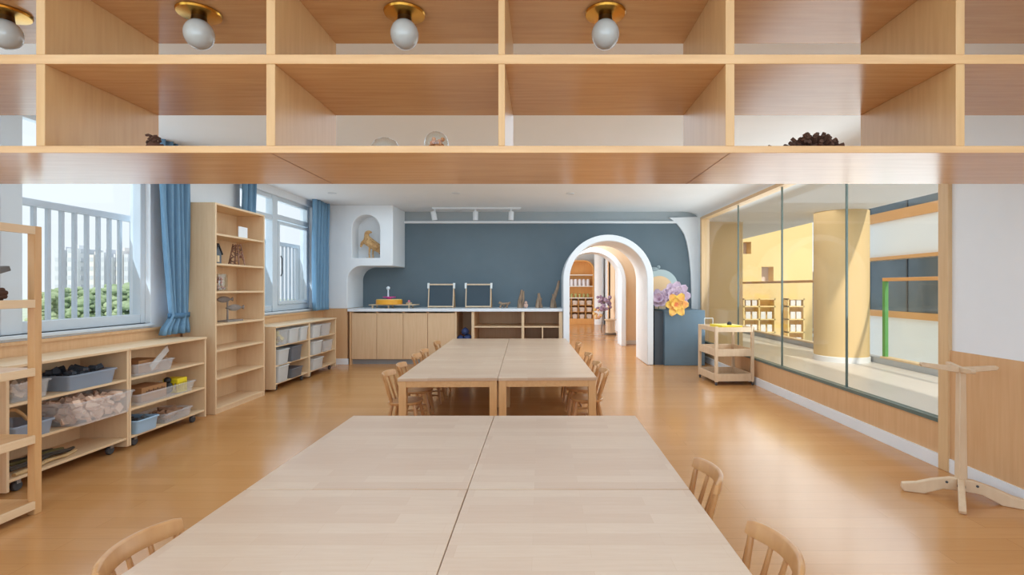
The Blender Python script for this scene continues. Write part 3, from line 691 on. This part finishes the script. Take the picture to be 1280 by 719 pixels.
fish(-.10, .255, .30, .075); fish(.10, .155, .34, .08)

# ================================================================== CURTAINS
def curtain(label, x, y0, y1, z0, z1, tie=None, folds=7, amp=.05):
    t = thing('curtain', label, 'curtain', (x, 0, 0), 0, 'blue curtains at the windows')
    bb = B(); nz = 30; ny = folds*10; loops = []
    for j in range(nz+1):
        z = z0+(z1-z0)*j/nz; a, c = y0, y1; am = amp
        if tie:
            tz, ta, tc = tie
            k = math.exp(-((z-tz)/.10)**2) if z < tz else max(math.exp(-((z-tz)/.10)**2), (1-min(1, (z-tz)/(z1-tz)))**1.3)
            a = y0+(ta-y0)*k; c = y1+(tc-y1)*k; am = amp*(1-.35*k)
        row = []
        for i in range(ny+1):
            u = i/ny; row.append((am*math.sin(u*folds*2*PI+.5*math.sin(z*1.3))+.012*math.sin(u*9+z*2), a+(c-a)*u, z))
        loops.append(row)
    loft(bb, loops, closed=False); o = fin(bb, 'cloth', blue_cloth, t, angle=3)
    s = o.modifiers.new('thickness', 'SOLIDIFY'); s.thickness = .004
    if tie:
        tz, ta, tc = tie; bb = B(); n = 24
        loft(bb, [[((amp*.95)*math.cos(2*PI*k/n), (ta+tc)/2+((tc-ta)/2+.015)*math.sin(2*PI*k/n), tz-.03+dz) for k in range(n)] for dz in (0, .05)], False, False)
        o = fin(bb, 'tieback', mat('tieback_blue', (74, 116, 150), .7), t); s = o.modifiers.new('thickness', 'SOLIDIFY'); s.thickness = .006
curtain('blue curtain tied back beside the tall bookshelf', -3.72, 4.98, 5.42, .88, 2.80, (1.07, 5.13, 5.40), 5, .05)
curtain('blue curtain hanging behind the tall bookshelf', -3.725, 6.41, 6.66, .97, 2.80, None, 4, .05)
curtain('blue curtain beside the white niche block', -3.72, 8.38, 8.95, .97, 2.80, None, 6, .05)

# ================================================================== OPEN RACK AT THE LEFT EDGE
t = thing('open_rack', 'open wooden rack with square posts at the edge nearest the camera', 'rack', (-3.36, 2.10, 0))
rw, rl, rh = .36, .98, 1.715
for x in (0, rw-.045):
    for y in (0, rl-.045): fin(box(B(), x, x+.045, y, y+.045, 0, rh), 'post', maple, t, .004)
for z in (.08, .47, .87, 1.275, rh-.005):
    s = fin(box(B(), .012, rw-.012, .012, rl-.012, z-.02, z), 'shelf', maple_x, t)
    fin(box(B(), rw-.012, rw+.004, .045, rl-.045+.001, z-.045, z+.003), 'edge_rail', ply, s, .002)
bb = B()
for k in range(7):
    a = k*.9; tube(bb, [(.0+.03*math.cos(a), -.14, .035+.025*math.sin(a)), (.03*math.cos(a+.3), .14, .035+.025*math.sin(a+.3))], .014, 8)
o = fin(bb, 'stick_bundle', twig); o.location = (-3.12, 2.82, 1.277); tag(o, 'dark stick bundle on the open rack', 'sticks')
bb = B(); box(bb, -.06, .06, -.2, .2, 0, .03); o = fin(bb, 'grey_board', mat('grey_board', (104, 102, 100), .6), bevel=.004); o.location = (-3.14, 2.79, 1.385); o.rotation_euler = (.32, 0, 0); tag(o, 'grey board leaning over the stick bundle on the open rack', 'board')

# ================================================================== COUNTER ALONG THE BACK WALL
CY = 9.0; CX0, CX1 = -3.36, .385
o = fin(box(B(), CX0-.03, CX1, CY-.03, YB-.002, .928, .977), 'countertop', mat('white_counter', (226, 230, 234), .3), bevel=.004); tag(o, 'long white worktop along the dark wall', 'worktop')
def carcass(t, x0, x1, ox):
    bb = B(); box(bb, x0-ox, x1-ox, .02, .78, .085, .10); box(bb, x0-ox, x0-ox+.018, .02, .78, .1, .927); box(bb, x1-ox-.018, x1-ox, .02, .78, .1, .927); box(bb, x0-ox, x1-ox, .76, .78, .1, .927)
    fin(bb, 'carcass', panel, t)
    fin(box(B(), x0-ox, x1-ox, .05, .07, 0, .085), 'toe_kick', mat('toe_kick_grey', (150, 152, 154), .4, .3), t)
dx = [-3.325, -2.885, -2.42, -1.99, -1.505]
cl = ['wooden cupboard next to the niche block, under the cake tray', 'wooden cupboard second from the niche block, under the cake tray', 'wooden cupboard third from the niche block', 'wooden cupboard adjoining the open cubbies']
for i in range(4):
    t = thing('base_cupboard', cl[i], 'cupboard', (dx[i], CY, 0), 0, 'cupboards under the white worktop')
    carcass(t, dx[i]+.001, dx[i+1]-.001, dx[i])
    w = dx[i+1]-dx[i]; fin(box(B(), .004, w-.004, 0, .02, .09, .90), 'door', door_m, t, .002)
o = fin(box(B(), CX0, CX0+.034, CY-.01, YB-.01, 0, .927), 'end_panel', panel); tag(o, 'upright wooden end panel of the counter beside the niche block', 'panel')
ub = [(-1.504, -1.196, 'open tall cubby holding dark blue bags, under the worktop', []), (-1.194, -.317, 'wide open cubby unit with one shelf under the worktop', [.665]), (-.315, .384, 'open cubby unit with a divided lower half next to the arch', [.665])]
for x0, x1, lab, shelves in ub:
    t = thing('open_cubby', lab, 'cubby', (x0, CY, 0), 0, 'open cubbies under the worktop')
    carcass(t, x0, x1, x0)
    bb = B(); w = x1-x0
    box(bb, 0, .022, 0, .02, .085, .927); box(bb, w-.022 if x1 < 0 else w-.065, w, 0, .02, .085, .927)
    fin(bb, 'face_frame', ply_v, t, .002)
    for z in shelves: fin(box(B(), .018, w-.018, .01, .76, z-.02, z), 'shelf', ply, t)
    if not shelves: fin(box(B(), .018, w-.018, .01, .76, .35, .37), 'shelf', ply, t)
    if x1 > 0: fin(box(B(), .335, .355, .01, .76, .1, .645), 'divider', ply_v, t)
    if shelves: fin(box(B(), .018, w-.018, .01, .76, .36, .38), 'shelf', ply, t)
navy = mottled('navy_cloth', (40, 52, 92), (58, 72, 116), 10, .8)
for i, (x, z, s) in enumerate(((-1.43, .37, .07), (-1.30, .37, .08), (-1.35, .50, .07))):
    bb = B(); ball(bb, (0, 0, s*.9), s, 14, 10, (1, 1.3, .9)); tube(bb, [(-.03, 0, s*1.6), (0, 0, s*1.95), (.03, 0, s*1.6)], .008, 6)
    o = fin(bb, 'cloth_bag', navy); o.location = (x, CY+.14, z); tag(o, ['dark blue cloth bag in the open cubby, nearest the cupboards', 'dark blue cloth bag in the open cubby, beside the wide cubby unit', 'dark blue cloth bag lying on top of two others'][i], 'bag', 'blue bags in the cubby')
CT = .977
# tray with toy cake
t = thing('serving_tray', 'low wooden footed tray on the white worktop', 'tray', (-2.68, 9.38, CT))
fin(box(B(), -.42, .42, -.17, .17, .05, .066), 'tray_board', pale_w, t, .005)
for x in (-.36, -.07, .30):
    for y in (-.13, .13): fin(box(B(), x-.012, x+.012, y-.012, y+.012, 0, .05), 'foot', pale_w, t)
t = thing('toy_cake', 'round yellow toy cake with a pink disc and white topper on the tray', 'toy cake', (-2.77, 9.36, CT+.066))
bb = B(); lathe(bb, [(0, 0), (.228, 0), (.235, .01), (.235, .075), (.225, .085), (0, .085)], n=36); fin(bb, 'cake_base', mat('cake_orange', (236, 164, 44), .45), t)
bb = B(); lathe(bb, [(0, .085), (.225, .085), (.225, .094), (0, .094)], n=36); fin(bb, 'icing', mat('cake_cream', (240, 214, 140), .5), t)
bb = B(); lathe(bb, [(0, .094), (.045, .094), (.04, .12), (.115, .125), (.115, .14), (0, .142)], n=30); fin(bb, 'pink_disc', mat('pink_plastic', (214, 66, 150), .4), t)
bb = B(); tube(bb, [(-.02, 0, .14), (-.02, 0, .27)], [.016, .012], 10); ball(bb, (-.02, 0, .295), .034, 14, 10); fin(bb, 'topper', mat('topper_white', (226, 236, 244), .35), t)
t = thing('toy_cupcake', 'tiny pink topped toy cupcake at the end of the tray', 'toy', (-2.41, 9.36, CT+.066))
bb = B(); lathe(bb, [(0, 0), (.05, 0), (.06, .025), (.02, .04), (0, .04)], n=18); fin(bb, 'cup', pale_w, t); bb = B(); ball(bb, (0, 0, .055), .022, 12, 8); fin(bb, 'topping', mat('pink_top', (228, 130, 150), .5), t)
# tabletop blackboards
def board(label, x):
    t = thing('tabletop_blackboard', label, 'blackboard', (x, 9.36, CT), 0, 'small blackboards on the worktop')
    tilt = Matrix.Rotation(-.16, 4, 'X')
    fin(box(B(), -.215, .215, -.006, .006, .03, .42, tilt), 'slate', mat('slate_board', (56, 70, 80), .7), t)
    bb = B(); box(bb, -.235, .235, -.012, .012, .42, .445, tilt); box(bb, -.235, .235, -.014, .014, .012, .035, tilt)
    box(bb, -.235, -.217, -.01, .01, .035, .42, tilt); box(bb, .217, .235, -.01, .01, .035, .42, tilt); fin(bb, 'frame', pale_w, t)
    for s in (-1, 1):
        fin(box(B(), s*.235-.018, s*.235+.018, -.02, .012, .36, .46, tilt), 'clip', mat('clip_white', (220, 222, 220), .4), t)
        bb = B(); tube(bb, [(s*.225, .065, .42), (s*.225, .21, 0)], .012, 6); fin(bb, 'rear_leg', maple, t)
        bb = B(); tube(bb, [(s*.225, .006, .03), (s*.225, .0, 0)], .011, 6); fin(bb, 'front_foot', maple, t)
board('small framed blackboard on the worktop, next to the cake tray', -1.83); board('small framed blackboard on the worktop, next to the driftwood', -1.145)
# driftwood
def driftwood(label, x, pieces, y=9.40):
    bb = B()
    for pts, r in pieces:
        n = len(pts); tube(bb, pts, [r*(1-.5*i/(n-1)) + .002*math.sin(3*i) for i in range(n)], 8, .75)
    o = fin(bb, 'driftwood', drift); o.location = (x, y, CT); return tag(o, label, 'driftwood', 'driftwood on the worktop')
driftwood('low knot of driftwood nearest the blackboards', -.66, [([(-.11, 0, .10), (-.04, 0, .07), (.06, .01, .08), (.10, 0, .10)], .035), ([(-.09, .0, .0), (-.06, 0, .06), (0, 0, .08)], .03), ([(.03, .0, .0), (.05, 0, .06), (.09, 0, .08)], .03), ([(-.02, .03, 0), (-.02, .02, .07)], .02)])
driftwood('forked driftwood piece beside the small pink pebble figure', -.35, [([(-.03, 0, 0), (-.04, 0, .12), (-.01, 0, .24), (.0, .0, .33)], .055), ([(.0, 0, 0), (.03, 0, .15), (.035, 0, .31)], .04), ([(-.06, .02, 0), (-.055, .02, .14)], .035)])
driftwood('shorter driftwood stump between the forked and the tall piece', -.04, [([(-.02, 0, 0), (-.01, 0, .12), (.01, 0, .20), (0, 0, .27)], .06), ([(.05, 0, 0), (.03, 0, .1), (.05, 0, .18)], .04)])
driftwood('tall slanting driftwood next to the arch', .25, [([(-.04, 0, 0), (-.03, 0, .13), (.02, 0, .26), (.06, 0, .38), (.085, 0, .50)], .058), ([(.02, .02, 0), (0, .02, .12), (-.03, 0, .25)], .04)])
bb = B(); ball(bb, (0, 0, .045), .045, 14, 10, (.9, .8, 1)); ball(bb, (0, -.01, .10), .026, 12, 8)
o = fin(bb, 'pebble_figure', mat('pink_stone', (206, 168, 150), .6)); o.location = (-.27, 9.30, CT); tag(o, 'small pinkish pebble figure at the foot of the forked driftwood', 'figure')

# straw bird in the niche: body, neck, head and tail as one skinned mesh
def skinned(name, m, verts, edges, radii, loc, parent=None, sub=2, root=0):
    me = bpy.data.meshes.new(name); me.from_pydata(verts, edges, []); me.materials.append(m)
    o = bpy.data.objects.new(name, me); C.objects.link(o); o.location = loc
    if parent: o.parent = parent
    sk = o.modifiers.new('skin', 'SKIN'); sk.use_smooth_shade = True
    for i, r in enumerate(radii): me.skin_vertices[0].data[i].radius = r if isinstance(r, tuple) else (r, r)
    me.skin_vertices[0].data[root].use_root = True
    s = o.modifiers.new('sub', 'SUBSURF'); s.levels = sub; s.render_levels = sub
    return o
bird = thing('straw_bird', 'straw bird figure standing in the arched wall niche', 'bird figure', (-3.05, 9.16, 1.87))
skinned('body', straw, [(.20, 0, .14), (.12, 0, .20), (.03, 0, .25), (-.05, 0, .31), (-.075, 0, .40), (-.06, 0, .46), (-.015, -.01, .475), (.035, -.01, .46), (-.14, -.02, .28), (-.17, -.02, .20)],
        [(0, 1), (1, 2), (2, 3), (3, 4), (4, 5), (5, 6), (6, 7), (3, 8), (8, 9)], [.045, (.08, .09), .085, .06, .045, .05, .035, .010, .03, .012], (0, 0, 0), bird, 2, 2)
for lx in (.0, .05):
    bb = B(); tube(bb, [(lx, .02 if lx else -.03, .2), (lx-.01, .02 if lx else -.03, .09), (lx-.005, .02 if lx else -.03, .0)], [.022, .014, .012], 8); tube(bb, [(lx-.06, .02 if lx else -.03, .008), (lx+.02, .02 if lx else -.03, .008)], .008, 6); fin(bb, 'bird_leg', straw, bird)
bb = B()
for k in range(60):
    a = random.random(); p = Vector((.03+.17*a, random.uniform(-.09, -.02), .26-.12*a+random.uniform(-.07, .07))); q = p+Vector((.07, random.uniform(-.02, .01), -.05+random.uniform(-.03, .03))); tube(bb, [p, q], [.006, .003], 5)
for k in range(26):
    a = random.random(); p = Vector((-.05-.07*a, random.uniform(-.06, -.01), .42-.15*a)); tube(bb, [p, p+Vector((-.03, -.01, -.08))], [.006, .003], 5)
fin(bb, 'straw_feathers', mottled('dark_straw', (178, 126, 72), (214, 176, 122), 30, .8), bird)

# track lamp and downlights
t = thing('track_light', 'white ceiling track with three spotlights before the dark wall', 'track light', (-1.16, 9.25, ZC))
fin(box(B(), -.80, .80, -.018, .018, -.035, 0), 'track', steel, t, .003)
for x, tilt in ((-.755, .18), (-.02, 0), (.62, -.05)):
    bb = B(); lathe(bb, [(0, 0), (.046, 0), (.048, .004), (.048, .155), (.044, .16), (0, .16)], n=20)
    M = Matrix.Translation((x, 0, -.235)) @ Matrix.Rotation(-tilt, 4, 'Y')
    for v in bb.verts: v.co = M @ v.co
    box(bb, x-.012, x+.012, -.012, .012, -.08, -.03); fin(bb, 'spotlight', steel, t)
def downlight(label, x, y):
    t = thing('downlight', label, 'downlight', (x, y, ZC), 0, 'recessed downlights in the ceiling')
    bb = B(); lathe(bb, [(.05, 0), (.065, -.001), (.063, -.008), (.05, -.006)], n=28); fin(bb, 'trim_ring', steel, t)
    bb = B(); lathe(bb, [(0, -.003), (.05, -.004), (.05, -.001), (0, -.0005)], n=28); fin(bb, 'lens', mat('lens_grey', (168, 172, 174), .3), t)
downlight('recessed downlight in the ceiling, above the niche block side', -3.2, 7.85); downlight('recessed downlight in the ceiling, before the track light', -1.30, 7.85); downlight('recessed downlight in the ceiling, towards the arch', .45, 7.9)

# ================================================================== PLANTER BOX, FLOWERS, DECOR BOARD
t = thing('planter_box', 'grey blue box plinth beside the arch, topped with paper flowers', 'plinth', (2.14, 8.85, 0))
fin(box(B(), 0, .70, 0, .94, 0, .955), 'front_block', planter_m, t, .008)
fin(box(B(), -.155, 0, .09, .94, 0, .93), 'gap_shade_panel', mat('gap_shade_dark', (66, 74, 82), .6), t)  # dark panel added for the shadowed gap beside the arch
t = thing('decor_board', 'round peach decor board with pale rim behind the paper flowers', 'decor board', (2.22, 9.52, .955))
bb = B(); prism(bb, arc(0, .40, .33, 0, 360, 40)[:-1], -.02, .02); fin(bb, 'rim_disc', mat('pale_sage', (176, 190, 190), .7), t)
bb = B(); prism(bb, arc(-.02, .36, .25, 0, 360, 36)[:-1], -.03, -.018); fin(bb, 'peach_disc', mat('peach_card', (232, 196, 152), .7), t)
fin(box(B(), -.1, .1, -.015, .02, 0, .1), 'board_foot', pale_w, t)
bb = B(); ball(bb, (-.12, 0, .735), .06, 14, 10, (1.5, .7, .7)); ball(bb, (-.03, 0, .775), .035, 12, 8); loft(bb, [[(-.2+.0, -.02, .74), (-.2, .02, .74), (-.2, .02, .76), (-.2, -.02, .76)], [(-.28, -.03, .70), (-.28, .03, .70), (-.28, .03, .71), (-.28, -.03, .71)]])
fin(bb, 'bird_ornament', mat('sage_grey', (146, 160, 164), .7), t)
def petal(bb, M, L, w, curl, n=6, m=5, ruff=.0):
    loops = []
    for i in range(n+1):
        u = i/n; ww = w*math.sin(PI*(.12+.80*u))**.8; row = []
        for j in range(m+1):
            v = (j/m-.5)*2; row.append(M @ Vector((L*u, ww*v, curl*u*u*L + .18*ww*v*v + ruff*math.sin(7*v+3*u)*u)))
        loops.append(row)
    loft(bb, loops, closed=False)
def flower(name, label, loc, rings, m, core_m, rot, core_r, group=None):
    t = thing(name, label, 'flower', loc, 0, group); R = rot.to_matrix().to_4x4()
    bb = B()
    for n, L, w, tilt, curl, off in rings:
        for k in range(n):
            M = R @ Matrix.Rotation(2*PI*k/n+off, 4, 'Z') @ Matrix.Rotation(-tilt, 4, 'Y'); petal(bb, M, L*random.uniform(.92, 1.06), w, curl, ruff=.012)
    o = fin(bb, 'petals', m, t, angle=3); s = o.modifiers.new('thickness', 'SOLIDIFY'); s.thickness = .003
    bb = B()
    for k in range(14):
        d = R @ Vector((random.uniform(-1, 1)*core_r, random.uniform(-1, 1)*core_r, core_r*random.uniform(.6, 2))); ball(bb, d, core_r*.4, 8, 6)
    fin(bb, 'flower_centre', core_m, t)
    bb = B(); dz = loc[2]-.955; tube(bb, [(0, .012, -.005), (0, max(.06, 8.93-loc[1]), -dz*.6), (0, max(.07, 8.95-loc[1]), -dz)], .008, 8); fin(bb, 'stem', mat('stem_green', (120, 140, 100), .7), t)
    return t
from mathutils import Euler
mauve = mottled('mauve_paper', (228, 208, 220), (202, 176, 200), 10, .8); yo = mottled('yellow_orange_paper', (250, 214, 96), (244, 172, 110), 9, .7)
front = Euler((PI/2, 0, 0))
lilac_core = mat('lilac_core', (190, 150, 170), .8)
flower('paper_flower', 'large mauve paper flower behind the orange one on the plinth', (2.36, 9.10, 1.19), [(9, .27, .10, .2, .25, 0), (8, .22, .09, .6, .1, .3), (6, .15, .07, 1.0, 0, 0)], mauve, lilac_core, Euler((PI/2-.15, 0, .1)), .03, 'paper flowers on the plinth')
flower('paper_flower', 'mauve paper flower bud leaning against the arch side', (2.10, 9.06, 1.13), [(7, .20, .08, .4, .2, 0), (6, .17, .07, .9, .1, .4)], mauve, lilac_core, Euler((PI/2-.3, 0, -.4)), .025, 'paper flowers on the plinth')
flower('paper_flower', 'yellow and orange paper flower hanging over the plinth front', (2.31, 8.74, 1.06), [(6, .21, .078, .15, .05, 0), (5, .13, .06, .6, 0, .5)], yo, mat('coral_core', (242, 150, 110), .7), front, .028, 'paper flowers on the plinth')

# ================================================================== CART
t = thing('wooden_cart', 'three tier pale wooden cart beside the glass wall', 'cart', (2.40, 7.04, 0), math.radians(3))
cw, cl_ = .55, .66
for x in (0, cw-.04):
    for y in (0, cl_-.04): fin(box(B(), x, x+.04, y, y+.04, .045, .80 if y else .81), 'post', pale_w, t, .004)
for z, hh in ((.055, .10), (.40, .10), (.735, .065)):
    s = fin(box(B(), .012, cw-.012, .012, cl_-.012, z, z+.014), 'tray', pale_w, t)
    bb = B(); box(bb, .04, cw-.04, .006, .02, z, z+hh); box(bb, .04, cw-.04, cl_-.02, cl_-.006, z, z+hh); box(bb, .006, .02, .04, cl_-.04, z, z+hh); box(bb, cw-.02, cw-.006, .04, cl_-.04, z, z+hh)
    fin(bb, 'tray_sides', pale_w, s, .002)
for x in (.02, cw-.02):
    for y in (.02, cl_-.02):
        bb = B(); lathe(bb, [(0, -.01), (.02, -.01), (.022, 0), (.02, .01), (0, .01)], (x, y, .022), 14, 'x'); box(bb, x-.012, x+.012, y-.01, y+.01, .03, .05); fin(bb, 'castor', darkgrey, t)
# cart load
o = fin(box(B(), -.15, .15, -.2, .2, 0, .068), 'yellow_folder', mat('yellow_folder', (232, 206, 60), .5), bevel=.004); o.location = (2.66, 7.36, .749); o.rotation_euler = (0, 0, .1); tag(o, 'flat yellow box on the top of the wooden cart', 'box')
bb = B(); lathe(bb, [(0, 0), (.03, 0), (.034, .01), (.026, .035), (.012, .045), (0, .045)], n=16); o = fin(bb, 'black_stone', black); o.location = (2.70, 7.33, .817); tag(o, 'small black stone lying on the yellow box', 'stone')
bb = B()
for x in (-.06, .06): tube(bb, [(x, 0, 0), (x, 0, .15), (x*.8, 0, .16)], .006, 6)
tube(bb, [(-.06, 0, .15), (.06, 0, .15)], .006, 6); tube(bb, [(-.06, 0, .006), (.06, 0, .006)], .006, 6)
o = fin(bb, 'wire_stand', steel); o.location = (2.46, 7.50, .749); tag(o, 'small wire stand at the corner of the wooden cart', 'stand')

# ================================================================== FOOTED STAND AT THE RIGHT
t = thing('wooden_stand', 'pale wooden post stand with crossed arms and feet by the panelled wall', 'stand', (2.70, 3.29, 0))
bb = B(); loft(bb, [[(-.028, -.022, .05), (.028, -.022, .05), (.028, .022, .05), (-.028, .022, .05)], [(-.021, -.018, .81), (.021, -.018, .81), (.021, .018, .81), (-.021, .018, .81)]]); fin(bb, 'post', pale_w, t, .005)
foot = [(.0, .045), (.10, .045), (.20, .0), (.31, .0), (.325, .02), (.32, .055), (.24, .07), (.16, .10), (.06, .125), (0, .125)]
for a in (158, 232, 324, 48):
    if a == 48: sc = .85
    else: sc = 1.0
    bb = B(); prism(bb, [(x*sc, z) for x, z in foot], -.018, .018); M = Matrix.Rotation(math.radians(a), 4, 'Z')
    for v in bb.verts: v.co = M @ v.co
    f = fin(bb, 'foot', pale_w, t, .005)
    bb = B(); lathe(bb, [(0, -.002), (.008, -.002), (.008, .002), (0, .002)], (.08*sc, -.019, .095), 10, 'y'); lathe(bb, [(0, -.002), (.008, -.002), (.008, .002), (0, .002)], (.08*sc, .019, .095), 10, 'y')
    for v in bb.verts: v.co = M @ v.co
    fin(bb, 'bolt', darkgrey, f)
for a, L_, up in ((165, .22, .02), (345, .19, .012), (255, .14, 0.0), (75, .16, .01)):
    bb = B(); M = Matrix.Rotation(math.radians(a), 4, 'Z')
    prism(bb, [(0, .80), (L_, .815+up), (L_+.01, .83+up), (L_, .842+up), (0, .838)], -.014, .014)
    for v in bb.verts: v.co = M @ v.co
    fin(bb, 'arm', pale_w, t, .004)

# ================================================================== LIBRARY BEYOND THE ARCH
t = thing('arched_bookcase', 'orange bookcase with rounded top in the room beyond the arch', 'bookcase', (.55, 18.9, 0))
ob = mottled('orange_wood', (222, 168, 104), (214, 158, 94), 4, .5, (6, 6, 1))
Wd = 1.42
out = [(0, 0), (Wd, 0), (Wd, 2.0)] + arc(Wd-.36, 2.0, .36, 0, 90, 10)[1:] + arc(.36, 2.0, .36, 90, 180, 10)[1:-1] + [(0, 2.0)]
inn = [(.05, .2), (Wd-.05, .2), (Wd-.05, 2.0)] + arc(Wd-.36, 2.0, .31, 0, 90, 10)[1:] + arc(.36, 2.0, .31, 90, 180, 10)[1:-1] + [(.05, 2.0)]
bb = B(); prism(bb, out, 0, .35, holes=(inn,)); fin(bb, 'case', ob, t)
bb = B(); prism(bb, out, .35, .37); fin(bb, 'back_panel', ob, t)
for z in (.98, 1.41, 1.83): fin(box(B(), .05, Wd-.05, -.01, .35, z-.035, z), 'shelf', mat('shelf_white', (232, 228, 220), .5), t)
bb = B()
for z in (.46, .71): box(bb, .05, Wd-.05, .0, .35, z-.02, z)
for k in range(1, 5): box(bb, .05+k*.264-.012, .05+k*.264+.012, .0, .35, .2, .945)
fin(bb, 'cubby_grid', ob, t)
bask = None
rows = ['bottom', 'middle', 'upper']
for r, z in enumerate((.2, .46, .71)):
    for k in range(5):
        x = .55+.05+.132+k*.264
        lab = 'white basket in the %s cubby row of the orange bookcase' % rows[r]
        if bask is None:
            bb = B(); loft(bb, [rrect(.17, .2, 0), rrect(.20, .24, .15), rrect(.19, .23, .15), rrect(.16, .19, .01)]); ball(bb, (0, 0, .13), .08, 10, 6, (1, 1, .6)); bask = fin(bb, 'basket', mat('basket_white', (214, 204, 196), .7)); o = bask
        else: o = bask.copy(); C.objects.link(o)
        o.location = (x, 19.04, z); tag(o, lab, 'basket', 'baskets in the %s row of the bookcase' % rows[r])
jar = None
for k in range(8):
    if jar is None:
        bb = B(); lathe(bb, [(0, 0), (.058, 0), (.062, .02), (.062, .2), (.05, .22), (.05, .25), (0, .25)], n=16); jar = fin(bb, 'canister', mat('canister_white', (222, 222, 228), .4)); o = jar
    else: o = jar.copy(); C.objects.link(o)
    o.location = (.55+.15+k*.15, 19.02, 1.41); tag(o, 'white canister in the row on the orange bookcase', 'canister', 'white canisters on the bookcase')
pot = None
for k in range(8):
    if pot is None:
        bb = B(); lathe(bb, [(0, 0), (.035, 0), (.045, .07), (0, .07)], n=12); ball(bb, (0, 0, .10), .05, 9, 6); pot = fin(bb, 'small_ornament', mat('ornament_green', (172, 172, 112), .7)); o = pot
    else: o = pot.copy(); C.objects.link(o)
    o.location = (.55+.15+k*.15, 19.02, .98); tag(o, 'small green ornament in the row above the cubbies', 'ornament', 'ornaments above the cubbies')
t = thing('flower_stand', 'slim stand of pale purple and yellow flowers beyond the arch', 'flower stand', (1.98, 16.2, 0))
bb = B()
for k in range(3):
    a = k*2.1; tube(bb, [(.12*math.cos(a), .12*math.sin(a), 0), (.02*math.cos(a), .02*math.sin(a), .55)], .012, 6)
tube(bb, [(0, 0, .5), (0, 0, .9)], .014, 6); fin(bb, 'stand_legs', mat('stand_grey', (120, 110, 104), .5), t)
bb = B()
for k in range(26): ball(bb, (random.uniform(-.22, .22), random.uniform(-.15, .15), .85+random.uniform(-.2, .22)), random.uniform(.04, .075), 8, 6)
fin(bb, 'purple_blooms', mottled('purple_bloom', (186, 166, 190), (132, 100, 122), 9, .8), t)
bb = B()
for k in range(12): ball(bb, (-.16+random.uniform(-.14, .1), random.uniform(-.15, .1), .55+random.uniform(-.2, .2)), random.uniform(.04, .06), 8, 6)
fin(bb, 'yellow_blooms', mottled('yellow_bloom', (236, 206, 110), (226, 176, 160), 9, .8), t)
t = thing('round_stool', 'round pale stool with dark foot ring beyond the arch', 'stool', (1.98, 14.6, 0))
bb = B(); lathe(bb, [(0, .0), (.17, 0), (.17, .05), (.15, .06), (0, .06)], n=24); fin(bb, 'foot_ring', mat('stool_dark', (110, 92, 76), .6), t)
bb = B(); lathe(bb, [(.13, .05), (.11, .2), (.13, .40), (.17, .42), (.17, .45), (0, .455)], n=24); fin(bb, 'stool_body', pale_w, t)
